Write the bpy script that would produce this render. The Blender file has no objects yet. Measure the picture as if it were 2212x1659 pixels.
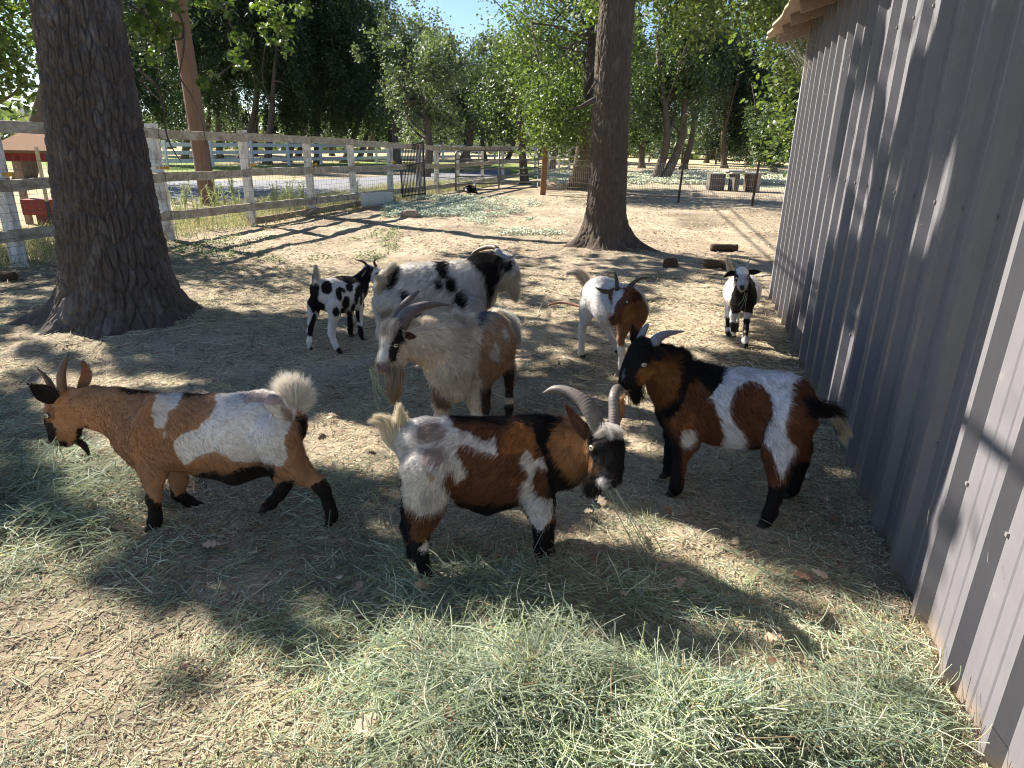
import bpy, math, random
import numpy as np
from mathutils import Vector, Matrix
rng = np.random.default_rng(7); random.seed(7)
scene = bpy.context.scene

# ------------------------------------------------------------------ camera, sky, sun, exposure
PITCH = math.radians(20.1); ROLL = math.radians(1.06); CAMH = 1.55
FP, CX, CY = 1433.0, 1106.0, 829.5            # focal length and centre, in units of a 2212 x 1659 picture
FW = np.array([0, math.cos(PITCH), -math.sin(PITCH)])
_r0 = np.array([1.0, 0, 0]); _u0 = np.cross(_r0, FW)
RT = _r0 * math.cos(ROLL) + _u0 * math.sin(ROLL); UP = np.cross(RT, FW)
CAM = np.array([0, 0, CAMH])
cd = bpy.data.cameras.new('camera'); cam = bpy.data.objects.new('camera', cd)
scene.collection.objects.link(cam); scene.camera = cam
cd.sensor_width = 36; cd.lens = 36 * FP / 2212; cd.clip_start = 0.05; cd.clip_end = 3000
cam.matrix_world = Matrix(((RT[0], UP[0], -FW[0], 0), (RT[1], UP[1], -FW[1], 0), (RT[2], UP[2], -FW[2], CAMH), (0, 0, 0, 1)))

SUN_EL = math.radians(37.0)
SUN_TRAVEL = np.array([0.825, -0.565])          # where the light travels to, on the ground
SUN_DIR = np.array([-SUN_TRAVEL[0] * math.cos(SUN_EL), -SUN_TRAVEL[1] * math.cos(SUN_EL), math.sin(SUN_EL)])
ld = bpy.data.lights.new('sun', 'SUN'); ld.energy = 5.0; ld.angle = math.radians(0.53); ld.color = (1.0, 0.94, 0.86)
lo = bpy.data.objects.new('sun', ld); scene.collection.objects.link(lo)
lo.rotation_euler = Vector(SUN_DIR).to_track_quat('Z', 'Y').to_euler()
w = bpy.data.worlds.new('World'); scene.world = w; w.use_nodes = True
nt = w.node_tree; sky = nt.nodes.new('ShaderNodeTexSky'); sky.sky_type = 'NISHITA'; sky.sun_disc = False
sky.sun_elevation = SUN_EL; sky.sun_rotation = math.atan2(SUN_DIR[0], SUN_DIR[1])
sky.air_density = 0.8; sky.dust_density = 0.15; sky.ozone_density = 2.5
nt.links.new(sky.outputs[0], nt.nodes['Background'].inputs[0]); nt.nodes['Background'].inputs[1].default_value = 0.062
scene.view_settings.view_transform = 'Standard'; scene.view_settings.look = 'None'
scene.view_settings.exposure = 1.62; scene.view_settings.gamma = 1.0
scene.cycles.max_bounces = 6; scene.cycles.diffuse_bounces = 3; scene.cycles.glossy_bounces = 2
scene.cycles.transmission_bounces = 3; scene.cycles.transparent_max_bounces = 6
scene.cycles_curves.shape = 'RIBBONS'
scene.cycles.use_denoising = True; scene.cycles.filter_width = 1.05

# ------------------------------------------------------------------ helpers: measuring off the photograph
def ray(x, y):
    x = np.asarray(x, float); y = np.asarray(y, float)
    return FW + ((x - CX) / FP)[..., None] * RT - ((y - CY) / FP)[..., None] * UP
def G(x, y, z=0.0):
    d = ray(x, y); t = (z - CAMH) / d[..., 2]; return CAM + d * t[..., None]
def P(x, y, Y):
    d = ray(x, y); t = Y / d[..., 1]; return CAM + d * t[..., None]
def proj(p):
    q = np.asarray(p, float) - CAM; c = q @ FW
    return CX + FP * (q @ RT) / c, CY - FP * (q @ UP) / c
def depth(p): return (np.asarray(p, float) - CAM) @ FW

# ------------------------------------------------------------------ helpers: noise
def _h(ix, iy, iz, s):
    n = (ix.astype(np.int64) * 374761393 + iy.astype(np.int64) * 668265263 + iz.astype(np.int64) * 2147483647 + s * 974634777) & 0xffffffff
    n = ((n ^ (n >> 13)) * 1274126177) & 0xffffffff
    return ((n ^ (n >> 16)) & 0xffff) / 65535.0
def vnoise(x, y, z=None, s=0):
    x = np.asarray(x, float); y = np.asarray(y, float); z = np.zeros_like(x) if z is None else np.asarray(z, float)
    ix, iy, iz = np.floor(x), np.floor(y), np.floor(z); fx, fy, fz = x - ix, y - iy, z - iz
    fx, fy, fz = [f * f * (3 - 2 * f) for f in (fx, fy, fz)]
    r = 0
    for dx in (0, 1):
        for dy in (0, 1):
            a = (fx if dx else 1 - fx) * (fy if dy else 1 - fy)
            for dz in (0, 1):
                r = r + a * (fz if dz else 1 - fz) * _h(ix + dx, iy + dy, iz + dz, s)
    return r * 2 - 1
def fbm(x, y, z=None, s=0, o=4):
    r = 0; a = 0.5
    for k in range(o):
        r = r + a * vnoise(np.asarray(x) * 2 ** k, np.asarray(y) * 2 ** k, None if z is None else np.asarray(z) * 2 ** k, s + k); a *= 0.5
    return r
def worley(u, v, pu, s=0):
    iu, iv = np.floor(u), np.floor(v); f1 = np.full(u.shape, 9.0); f2 = np.full(u.shape, 9.0)
    for du in (-1, 0, 1):
        for dv in (-1, 0, 1):
            cu, cv = iu + du, iv + dv; cm = np.mod(cu, pu) if pu else cu
            px = cu + _h(cm, cv, cm * 0, s) * 0.9; py = cv + _h(cm, cv, cm * 0, s + 5) * 0.9
            d = np.hypot(u - px, v - py); f2 = np.minimum(f2, np.maximum(f1, d)); f1 = np.minimum(f1, d)
    return f1, f2
def inpoly(px, py, poly):
    r = np.zeros(px.shape, bool); n = len(poly)
    for i in range(n):
        x1, y1 = poly[i]; x2, y2 = poly[(i + 1) % n]
        if y1 == y2: continue
        c = ((y1 > py) != (y2 > py)) & (px < (x2 - x1) * (py - y1) / (y2 - y1) + x1); r ^= c
    return r

# ------------------------------------------------------------------ helpers: objects
def tag(o, label=None, cat=None, group=None, kind=None):
    if label: o['label'] = label
    if cat: o['category'] = cat
    if group: o['group'] = group
    if kind: o['kind'] = kind
    return o
def link(o, parent=None):
    scene.collection.objects.link(o)
    if parent is not None:
        o.parent = parent; o.matrix_parent_inverse = Matrix.Translation(-Vector(parent.location))
    return o
def empty(name, loc, *a, **k):
    o = bpy.data.objects.new(name, None); o.location = tuple(map(float, loc)); o.empty_display_size = 0.1
    link(o); return tag(o, *a, **k)
def mesh(name, V, F, mat, parent=None, smooth=True, col=None, extra=None):
    """V (n,3); F an (m,3) or (m,4) array, or a list of such arrays."""
    V = np.asarray(V, np.float32); Fs = F if isinstance(F, list) else [F]; Fs = [np.asarray(f, np.int32) for f in Fs if len(f)]
    me = bpy.data.meshes.new(name); me.vertices.add(len(V)); me.vertices.foreach_set('co', V.ravel())
    tot = np.concatenate([np.full(len(f), f.shape[1], np.int32) for f in Fs]); idx = np.concatenate([f.ravel() for f in Fs])
    me.loops.add(len(idx)); me.loops.foreach_set('vertex_index', idx)
    me.polygons.add(len(tot)); me.polygons.foreach_set('loop_start', np.concatenate([[0], np.cumsum(tot)[:-1]]).astype(np.int32))
    me.polygons.foreach_set('loop_total', tot); me.polygons.foreach_set('use_smooth', np.full(len(tot), smooth, bool))
    me.update(calc_edges=True); me.validate()
    if col is not None:
        a = me.color_attributes.new('col', 'FLOAT_COLOR', 'POINT'); c = np.ones((len(V), 4), np.float32); c[:, :3] = col; a.data.foreach_set('color', c.ravel())
    for k, v in (extra or {}).items():
        a = me.attributes.new(k, 'FLOAT', 'POINT'); a.data.foreach_set('value', np.asarray(v, np.float32))
    if mat is not None: me.materials.append(mat)
    return link(bpy.data.objects.new(name, me), parent)
def hair(name, Q, rad, col, mat, parent=None, taper=True):
    """Q (n,k,3) strands; rad (n,) ; col (n,3)"""
    n, k = Q.shape[:2]; c = bpy.data.hair_curves.new(name); c.add_curves([k] * n)
    c.attributes['position'].data.foreach_set('vector', np.ascontiguousarray(Q, np.float32).ravel())
    prof = np.linspace(1, 0.15, k) if taper else np.ones(k)
    r = (np.asarray(rad)[:, None] * prof[None]).astype(np.float32)
    a = c.attributes.get('radius') or c.attributes.new('radius', 'FLOAT', 'POINT'); a.data.foreach_set('value', r.ravel())
    a = c.attributes.new('col', 'FLOAT_COLOR', 'CURVE'); cc = np.ones((n, 4), np.float32); cc[:, :3] = col; a.data.foreach_set('color', cc.ravel())
    c.materials.append(mat)
    return link(bpy.data.objects.new(name, c), parent)
class MB:
    def __init__(s): s.V = []; s.F4 = []; s.F3 = []; s.n = 0
    def add(s, V, F):
        V = np.asarray(V, float); F = np.asarray(F, int)
        (s.F4 if F.shape[1] == 4 else s.F3).append(F + s.n); s.V.append(V); s.n += len(V); return s
    def box(s, c, size, X=(1, 0, 0), Z=(0, 0, 1)):
        X = np.array(X, float); X /= np.linalg.norm(X); Z = np.array(Z, float); Y = np.cross(Z, X); Y /= np.linalg.norm(Y); Z = np.cross(X, Y)
        h = np.array(size) / 2; V = [np.array(c) + X * h[0] * a + Y * h[1] * b + Z * h[2] * d for a in (-1, 1) for b in (-1, 1) for d in (-1, 1)]
        return s.add(V, [(0, 1, 3, 2), (4, 6, 7, 5), (0, 4, 5, 1), (2, 3, 7, 6), (0, 2, 6, 4), (1, 5, 7, 3)])
    def beam(s, a, b, wdt, hgt, up=(0, 0, 1), nseg=1, wob=0):
        a = np.array(a, float); b = np.array(b, float); X = b - a; L = np.linalg.norm(X); X /= L
        Y = np.cross(up, X); Y /= np.linalg.norm(Y); Z = np.cross(X, Y); V = []; k = nseg + 1
        e = min(wdt, hgt) * 0.12
        for i in range(k):
            c = a + X * L * i / nseg + (Y * random.uniform(-wob, wob) * .4 + Z * random.uniform(-wob, wob))
            for sy, sz in ((-1, -1), (1, -1), (1, 1), (-1, 1)):
                V.append(c + Y * (sy * wdt / 2) + Z * (sz * (hgt / 2 + random.uniform(-wob, wob) * .6)))
        F = [(i * 4 + j, i * 4 + (j + 1) % 4, i * 4 + 4 + (j + 1) % 4, i * 4 + 4 + j) for i in range(nseg) for j in range(4)]
        F += [(3, 2, 1, 0), tuple(nseg * 4 + j for j in range(4))]
        return s.add(V, F)
    def tube(s, pts, rad, n=8, cap=True, ring=None):
        V, F = tube(pts, rad, n, ring); s.add(V, F)
        if cap:
            m = len(pts); o = s.n - len(V)
            for base, c in ((0, pts[0]), ((m - 1) * n, pts[-1])):
                s.V.append(np.array([c], float)); i = np.arange(n)
                s.F3.append(np.stack([np.full(n, s.n), o + base + (i if base else (i + 1) % n), o + base + ((i + 1) % n if base else i)], 1)); s.n += 1
        return s
    def build(s, name, mat, parent=None, smooth=False, col=None):
        F = [np.concatenate(f) for f in (s.F4, s.F3) if f]
        return mesh(name, np.concatenate(s.V), F, mat, parent, smooth, col)
def frames(pts):
    pts = np.asarray(pts, float); T = np.gradient(pts, axis=0); T /= np.linalg.norm(T, axis=1)[:, None] + 1e-9
    a = np.array([0, 0, 1.0]) if abs(T[0][2]) < 0.9 else np.array([1.0, 0, 0]); N = []; n = np.cross(T[0], a); n /= np.linalg.norm(n)
    for t in T:
        n = n - t * (n @ t); n /= np.linalg.norm(n); N.append(n)
    N = np.array(N); return T, N, np.cross(T, N)
def tube(pts, rad, n=8, ring=None):
    pts = np.asarray(pts, float); rad = np.broadcast_to(rad, (len(pts),)); T, N, B = frames(pts)
    th = np.arange(n) * 2 * math.pi / n; cs, sn = np.cos(th), np.sin(th)
    if ring is None: ring = np.ones((len(pts), n))
    V = pts[:, None] + (N[:, None] * cs[None, :, None] + B[:, None] * sn[None, :, None]) * (rad[:, None] * ring)[..., None]
    i, j = np.meshgrid(np.arange(len(pts) - 1), np.arange(n), indexing='ij'); j2 = (j + 1) % n
    F = np.stack([i * n + j, i * n + j2, (i + 1) * n + j2, (i + 1) * n + j], -1).reshape(-1, 4)
    return V.reshape(-1, 3), F
def resample(pts, k):
    """Catmull-Rom through pts (any columns), k samples"""
    p = np.asarray(pts, float)
    if len(p) == 2: t = np.linspace(0, 1, k)[:, None]; return p[0] * (1 - t) + p[1] * t
    q = np.vstack([2 * p[0] - p[1], p, 2 * p[-1] - p[-2]]); m = len(p) - 1; u = np.linspace(0, m - 1e-6, k); i = u.astype(int); t = (u - i)[:, None]
    a, b, c, d = q[i], q[i + 1], q[i + 2], q[i + 3]
    return 0.5 * (2 * b + (c - a) * t + (2 * a - 5 * b + 4 * c - d) * t ** 2 + (3 * b - a - 3 * c + d) * t ** 3)

# ------------------------------------------------------------------ materials
class NT:
    def __init__(s, name):
        s.m = bpy.data.materials.new(name); s.m.use_nodes = True; s.t = s.m.node_tree; s.b = s.t.nodes['Principled BSDF']; s.out = s.t.nodes['Material Output']
    def n(s, typ, **k):
        d = s.t.nodes.new(typ)
        for a, v in k.items():
            if a.startswith('i_'):
                key = a[2:]; key = int(key) if key.isdigit() else key.replace('_', ' '); d.inputs[key].default_value = v
            else: setattr(d, a, v)
        return d
    def l(s, a, b): s.t.links.new(a, b)
    def coord(s, scale=(1, 1, 1), kind='Object'):
        c = s.n('ShaderNodeTexCoord'); m = s.n('ShaderNodeMapping'); m.inputs['Scale'].default_value = scale; s.l(c.outputs[kind], m.inputs['Vector']); return m.outputs[0]
    def noise(s, scale, vec=None, detail=5, rough=0.6, dist=0):
        d = s.n('ShaderNodeTexNoise', i_Scale=scale, i_Detail=detail, i_Roughness=rough, i_Distortion=dist)
        if vec is not None: s.l(vec, d.inputs['Vector'])
        return d.outputs[0]
    def ramp(s, fac, stops):
        r = s.n('ShaderNodeValToRGB'); e = r.color_ramp.elements
        while len(e) < len(stops): e.new(0.5)
        for q, (p, c) in zip(e, stops): q.position = p; q.color = (*c, 1) if len(c) == 3 else c
        s.l(fac, r.inputs[0]); return r.outputs[0]
    def mix(s, f, a, b, mode='MIX'):
        m = s.n('ShaderNodeMix', data_type='RGBA', blend_type=mode)
        for sock, v in ((m.inputs[0], f), (m.inputs[6], a), (m.inputs[7], b)):
            if isinstance(v, (int, float)): sock.default_value = v
            elif isinstance(v, tuple): sock.default_value = (*v, 1) if len(v) == 3 else v
            else: s.l(v, sock)
        return m.outputs[2]
    def bump(s, h, strength=0.5, dist=0.01):
        b = s.n('ShaderNodeBump', i_Strength=strength, i_Distance=dist); s.l(h, b.inputs['Height']); s.l(b.outputs[0], s.b.inputs['Normal']); return b
    def fin(s, col=None, rough=0.8, spec=0.3, metal=0.0):
        if col is not None:
            if isinstance(col, tuple): s.b.inputs['Base Color'].default_value = (*col, 1)
            else: s.l(col, s.b.inputs['Base Color'])
        s.b.inputs['Roughness'].default_value = rough; s.b.inputs['Specular IOR Level'].default_value = spec; s.b.inputs['Metallic'].default_value = metal
        return s.m
def grey(v): return (v, v, v)
def m_plain(name, c, rough=0.7, spec=0.3, metal=0.0, var=0.25, scale=12.0, bump=0.2, bd=0.004, stretch=(1, 1, 1)):
    t = NT(name); v = t.coord(stretch); n = t.noise(scale, v); n2 = t.noise(scale * 6, v)
    col = t.mix(n, tuple(x * (1 - var) for x in c), tuple(min(1, x * (1 + var)) for x in c)); col = t.mix(0.25, col, t.ramp(n2, [(0.3, grey(.2)), (0.7, grey(.8))]), 'OVERLAY')
    if bump: t.bump(n2, bump, bd)
    return t.fin(col, rough, spec, metal)
def m_attr(name, rough=0.8, spec=0.2, sheen=0, var=0.0, bump=0, bscale=60, bd=.003):
    t = NT(name); a = t.n('ShaderNodeAttribute', attribute_name='col'); c = a.outputs['Color']
    if var:
        n = t.noise(bscale, t.coord()); c = t.mix(n, t.mix(1.0, c, grey(1 - var), 'MULTIPLY'), t.mix(1.0, c, grey(1 + var), 'MULTIPLY'))
    if bump: t.bump(t.noise(bscale, t.coord()), bump, bd)
    return t.fin(c, rough, spec)
def m_leaf(name, c, c2, trans=0.45, rough=0.45, attr=True):
    """thin leaf: reflects, lets light through; colour varies with the per-leaf attribute 'v'"""
    t = NT(name); a = t.n('ShaderNodeAttribute', attribute_name='v'); col = t.mix(a.outputs['Fac'], c, c2)
    t.fin(col, rough, 0.5); tr = t.n('ShaderNodeBsdfTranslucent'); tc = t.mix(1.0, col, (1.35, 1.5, 0.6), 'MULTIPLY'); t.l(tc, tr.inputs[0])
    mx = t.n('ShaderNodeMixShader'); mx.inputs[0].default_value = trans; t.l(t.b.outputs[0], mx.inputs[1]); t.l(tr.outputs[0], mx.inputs[2]); t.l(mx.outputs[0], t.out.inputs[0])
    return t.m
# ------------------------------------------------------------------ ground
WX = lambda y: 1.32 + .262 * (y - 1.35)          # foot of the barn wall
CELLX, CELLY = 79.0, 70.0
HAY = ["0000000000000000000000000000", "1100000000000000000000000000", "3320000011000000111111100000", "6664000333200000121111111000", "8776400255310000122111111000", "6665532344331001232111112000", "4454432354455333222222212000",
       "3333333333566655453332221000", "2222223344455665443322133100", "2112222344577765432222344200", "1111222223678887654322455300", "1111122223467898887655566400", "1122122333446789998877777500", "2223222333345689999877788600", "2223233333345789999865567700", "3233333344456788887765566600", "3333333444456788777766666600"]
SHADE = ["+++.........+++.++++++++++++", "+++........+++..++..++++++++", "++++.######++.+++...++++++++", ".+.++########+++#+.+########", "#..+++######+#+++++#########", "++..++##..+.++#+.+##########", "++...+##....####..##########",
         "##..+#####.#####..##########", "##++######.####++.++########", "..+#######+#####+#..++##+###", "..####+++#######.##...++++##", "....#++..####++++####....+##", "........##+.......###....+++", "....+++............+#....+++", "..++...............+.....+++", "....+.........+.....++...+++"]
def grid_at(M, x, y, y0):
    c = np.clip((np.asarray(x) / CELLX).astype(int), 0, 27); r = np.clip(((np.asarray(y) - y0) / CELLY).astype(int), 0, len(M) - 1); A = np.array([[ord(q) for q in row] for row in M]); return A[r, c]
def hay_amt(p):
    """how much hay lies at ground points p (n,3), 0..1, smooth"""
    x, y = proj(p); j = 22 * vnoise(p[:, 0] * 5, p[:, 1] * 5, s=77), 22 * vnoise(p[:, 0] * 5, p[:, 1] * 5, s=78); r = 0
    A = np.array([[int(q) for q in row] for row in HAY], float) / 9; gx = np.clip((x + j[0]) / CELLX - .5, 0, 26.99); gy = np.clip((y + j[1] - 750) / CELLY - .5, 0, len(HAY) - 1.01)
    ix, iy = gx.astype(int), gy.astype(int); fx, fy = gx - ix, gy - iy
    v = A[iy, ix] * (1 - fx) * (1 - fy) + A[iy, ix + 1] * fx * (1 - fy) + A[iy + 1, ix] * (1 - fx) * fy + A[iy + 1, ix + 1] * fx * fy
    v[(y < 760) | (p[:, 1] < 0.2)] = 0; return v
def gz(x, y, hay=True):
    x = np.asarray(x, float); y = np.asarray(y, float); near = np.clip((22 - y) / 10, 0, 1) * np.clip((x + 14) / 4, 0, 1)
    z = (0.012 * vnoise(x * 3.1, y * 3.1, s=1) + 0.009 * fbm(x * 9, y * 9, s=2) * 2.2 + 0.02 * vnoise(x * .9, y * .9, s=3)) * (0.3 + near * .7) - .012
    z = z + 0.28 * np.exp(-(((x - 5.4) / 1.6) ** 2 + ((y - 15.6) / .9) ** 2)) * near + .10 * np.exp(-(((x - 1.35) / .9) ** 2 + ((y - 10.3) / .8) ** 2)) + .14 * np.exp(-(((x + 3.25) / 1.1) ** 2 + ((y - 5.45) / .9) ** 2))
    if hay and len(x): 
        p = np.stack([x, y, 0 * x], -1).reshape(-1, 3); h = hay_amt(p).reshape(x.shape); z = z + 0.045 * h ** 1.5 * (1 + .9 * vnoise(x * 5, y * 5, s=59)) + .12 * np.exp(-(((x - .42) / .42) ** 2 + ((y - 1.42) / .22) ** 2)) + .07 * np.exp(-(((x - .15) / .35) ** 2 + ((y - 1.95) / .2) ** 2)) + .05 * np.exp(-(((x - .85) / .25) ** 2 + ((y - 1.75) / .2) ** 2)) + .06 * np.exp(-(((x + .05) / .2) ** 2 + ((y - 1.35) / .16) ** 2))
    return z
def axis(lo, a, b, hi, d, g):
    v = [a]; s = d
    while v[-1] < b: v.append(v[-1] + d)
    while v[-1] < hi: s *= g; v.append(v[-1] + s)
    s = d; u = []; q = a
    while q > lo: s *= g; q -= s; u.append(q)
    return np.array(u[::-1] + v)
gx_, gy_ = axis(-600, -4.2, 3.2, 600, .024, 1.032), axis(-6, .6, 8.0, 900, .024, 1.028)
GX, GY = np.meshgrid(gx_, gy_); GZ = gz(GX, GY); nX = len(gx_)
V = np.stack([GX, GY, GZ], -1).reshape(-1, 3); i, j = np.meshgrid(np.arange(len(gy_) - 1), np.arange(nX - 1), indexing='ij')
F = np.stack([i * nX + j, i * nX + j + 1, (i + 1) * nX + j + 1, (i + 1) * nX + j], -1).reshape(-1, 4)
def fence_x(y): return -6.05 + .289 * (y - 8.3)
X_, Y_ = V[:, 0], V[:, 1]; n1 = vnoise(X_ * 1.3, Y_ * 1.3, s=11); n2 = vnoise(X_ * 6, Y_ * 6, s=12); n3 = fbm(X_ * .25, Y_ * .25, s=13)
n5 = fbm(X_ * 1.1, Y_ * 1.1, s=17); col = np.array([.43, .345, .24]) * (1 + .16 * n1 + .14 * n2 + .2 * n3)[:, None]; col = col * (1 - .38 * np.clip(n5 * 3 - .2, 0, 1))[:, None]
def blend(m, c, k=1.0):
    global col
    m = np.clip(m, 0, 1)[:, None] * k; col = col * (1 - m) + np.array(c) * m * (1 + .2 * n2[:, None])
blend((fence_x(Y_) - .3 - X_) * 2, (.42, .36, .22), .8)                      # dry weeds past the fence
blend(np.clip((Y_ - 26) / 3, 0, 1) * np.clip((fence_x(Y_) - 6 - X_) / 2, 0, 1), (.36, .29, .19))
blend(np.clip((Y_ - 30) / 2, 0, 1) * np.clip((n3 + .35) * 3, 0, 1) * (X_ < 1), (.20, .27, .07))           # watered lawn
blend(np.clip((Y_ - 26) / 1, 0, 1) * np.clip((36 - Y_) / 3, 0, 1) * (X_ > 2) * np.clip(.8 + n1, 0, 1), (.50, .48, .30), .8)
blend(np.clip((Y_ - 48) / 6, 0, 1), (.52, .42, .24))
ha = hay_amt(V); blend(np.clip(ha * 1.25 - .25, 0, 1), (.20, .19, .11))
t = NT('earth'); at = t.n('ShaderNodeAttribute', attribute_name='col').outputs[0]; v3 = t.coord()
nA = t.noise(7, v3, 8, .68); nB = t.noise(55, v3, 6, .7); nC = t.noise(210, v3, 4, .7)
cc = t.mix(.55, at, t.ramp(nB, [(.28, grey(.16)), (.5, grey(.5)), (.72, grey(.84))]), 'OVERLAY'); cc = t.mix(.45, cc, t.ramp(nC, [(.3, grey(.2)), (.7, grey(.8))]), 'OVERLAY'); cc = t.mix(.35, cc, t.ramp(nA, [(.3, grey(.25)), (.7, grey(.75))]), 'OVERLAY')
vor = t.n('ShaderNodeTexVoronoi', i_Scale=38.0); t.l(v3, vor.inputs[0]); cc = t.mix(t.ramp(vor.outputs[0], [(.10, (.75, .75, .75)), (.24, (0, 0, 0))]), cc, (.20, .14, .095))
hgt = t.n('ShaderNodeMath', operation='ADD'); t.l(nB, hgt.inputs[0]); t.l(nC, hgt.inputs[1]); t.bump(hgt.outputs[0], .9, .012); M_earth = t.fin(cc, .95, .1)
tag(mesh('ground', V, F, M_earth, None, True, col), kind='structure')
def at_ground(x, y): return float(gz(np.array([x]), np.array([y]))[0])

# ------------------------------------------------------------------ road
near_e = [(120, 498), (332, 437), (500, 429), (700, 419), (860, 405), (985, 393), (1100, 381)]; far_e = [(120, 400), (332, 390), (500, 389), (700, 386), (860, 378), (985, 370), (1100, 364)]
A = resample(G(*np.array(near_e, float).T), 40); B = resample(G(*np.array(far_e, float).T), 40); V = []
for q in np.linspace(0, 1, 9): V.append(A * (1 - q) + B * q)
V = np.array(V); V[..., 2] = .03 + .02 * np.sin(np.linspace(0, math.pi, 9))[:, None]; V[0, :, 2] = V[-1, :, 2] = -.02; i, j = np.meshgrid(np.arange(8), np.arange(39), indexing='ij')
tag(mesh('road', V.reshape(-1, 3), np.stack([i * 40 + j, i * 40 + j + 1, (i + 1) * 40 + j + 1, (i + 1) * 40 + j], -1).reshape(-1, 4), m_plain('asphalt', (.20, .20, .21), .85, .2, var=.25, scale=1.5, bump=.3)), kind='structure')

# ------------------------------------------------------------------ hay, straw and litter on the ground
M_straw = NT('straw'); _a = M_straw.n('ShaderNodeAttribute', attribute_name='col').outputs[0]; M_straw.fin(_a, .6, .35); _t = M_straw.n('ShaderNodeBsdfTranslucent'); M_straw.l(_a, _t.inputs[0]); _m = M_straw.n('ShaderNodeMixShader'); _m.inputs[0].default_value = .3
M_straw.l(M_straw.b.outputs[0], _m.inputs[1]); M_straw.l(_t.outputs[0], _m.inputs[2]); M_straw.l(_m.outputs[0], M_straw.out.inputs[0]); M_straw = M_straw.m
def strands(name, x, y, L, rad, cols, lift=.3, curl=1.0, zoff=0.0, K=6, flat=.15):
    n = len(x); th = rng.random(n) * 2 * math.pi; co = rng.random(n) < .6; th = np.where(co, 7 * vnoise(x * 4.5, y * 4.5, s=58) + rng.normal(0, .55, n) + math.pi * (rng.random(n) < .5), th); el = rng.normal(0, flat, n); th2 = th[:, None] + np.cumsum(rng.normal(0, .32 * curl, (n, K - 1)) + rng.normal(0, .22 * curl, (n, 1)), 1)
    el2 = el[:, None] + np.cumsum(rng.normal(0, .12, (n, K - 1)), 1) - np.linspace(0, .3, K - 1)[None] * flat; st = (L / (K - 1))[:, None]
    d = np.stack([np.cos(th2) * np.cos(el2), np.sin(th2) * np.cos(el2), np.sin(el2)], -1) * st[..., None]
    Q = np.zeros((n, K, 3)); Q[:, 1:] = np.cumsum(d, 1); Q -= Q.mean(1, keepdims=True); Q[..., 0] += x[:, None]; Q[..., 1] += y[:, None]
    g0 = gz(Q[..., 0].ravel(), Q[..., 1].ravel()).reshape(n, K); Q[..., 2] = np.maximum(Q[..., 2] + g0.mean(1)[:, None] + (zoff if np.ndim(zoff) == 0 else zoff[:, None]), g0 + .002)
    w0 = 1.32 + .262 * (Q[..., 1] - 1.35) - .03; Q[..., 0] = np.minimum(Q[..., 0], w0)
    return hair(name, Q, rad, cols, M_straw, None, False)
def pick_cols(n, pal):
    P_ = np.array([p[:3] for p in pal]); w_ = np.array([p[3] for p in pal]); c = P_[rng.choice(len(pal), n, p=w_ / w_.sum())]; return c * (.65 + .6 * rng.random((n, 1)))
def scatter(n, x0, x1, y0, y1, fn, power=1.0):
    y = y0 * (y1 / y0) ** rng.random(n); x = (.82 * y + .62) * rng.uniform(-1, 1, n)
    k = rng.random(n) < fn(np.stack([x, y, 0 * x], -1)); return x[k], y[k]
HP = [(.33, .38, .23, 4.5), (.45, .50, .34, 4), (.19, .26, .19, 3), (.62, .64, .48, 3), (.40, .30, .17, .8), (.40, .46, .20, 1)]
x, y = scatter(150000, -2.6, 2.2, .85, 4.6, lambda p: np.clip(hay_amt(p) + .22 * vnoise(p[:, 0] * 4, p[:, 1] * 4, s=55), 0, 1) ** 1.7); h0 = hay_amt(np.stack([x, y, 0 * x], -1)); n = len(x)
L = (.03 + .11 * rng.random(n) ** 1.3 + .26 * rng.random(n) ** 7) * (.7 + .6 * h0); print('hay strands', n)
tag(strands('hay', x, y, L, rng.uniform(.0006, .0015, n), pick_cols(n, HP) * (.8 + .45 * np.clip(vnoise(x * 5, y * 5, s=56) + .3, 0, 1))[:, None], zoff=rng.random(n) ** 1.4 * .07 * h0 * (.5 + np.clip(vnoise(x * 6, y * 6, s=57) + .4, 0, 1.2)) + .004, flat=.30, curl=.62), kind='stuff')
x, y = scatter(150000, -5, 4.6, .85, 8.5, lambda p: (.35 + .65 * np.clip(vnoise(p[:, 0] * 2.3, p[:, 1] * 2.3, s=21) + .45, 0, 1)) * (p[:, 0] < WX(p[:, 1]) - .02)); n = len(x); far = np.clip(y / 3, 1, 2.4)
tag(strands('straw_litter', x, y, (.008 + .05 * rng.random(n) ** 2 + .10 * rng.random(n) ** 12) * far, rng.uniform(.0007, .0015, n) * far, pick_cols(n, [(.60, .52, .34, 4), (.46, .38, .24, 2.5), (.46, .47, .30, 3), (.15, .10, .065, 1.6), (.72, .66, .48, 3)]), zoff=.003, K=3, flat=.2, curl=.5), kind='stuff')
print('straw', n)
def flakes(name, x, y, size, cols, mat, tilt=.35, zoff=.004, lim=.8):
    n = len(x); th = rng.random(n) * 2 * math.pi; a = np.stack([np.cos(th), np.sin(th), rng.normal(0, tilt, n)], -1); b = np.stack([-np.sin(th), np.cos(th), rng.normal(0, tilt, n)], -1)
    c = np.stack([x, y, gz(x, y) + zoff + size * .15], -1); s = size[:, None]; asp = rng.uniform(.12, lim, (n, 1)); V = np.stack([c - a * s, c - b * s * asp * .8 + a * s * .1, c + a * s, c + b * s * asp], 1)
    V[..., 2] += rng.normal(0, .1, (n, 4)) * size[:, None]; return mesh(name, V.reshape(-1, 3), np.arange(4 * n).reshape(n, 4), mat, None, False, np.repeat(cols, 4, 0))
M_litter = m_attr('litter', .85, .15)
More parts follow.
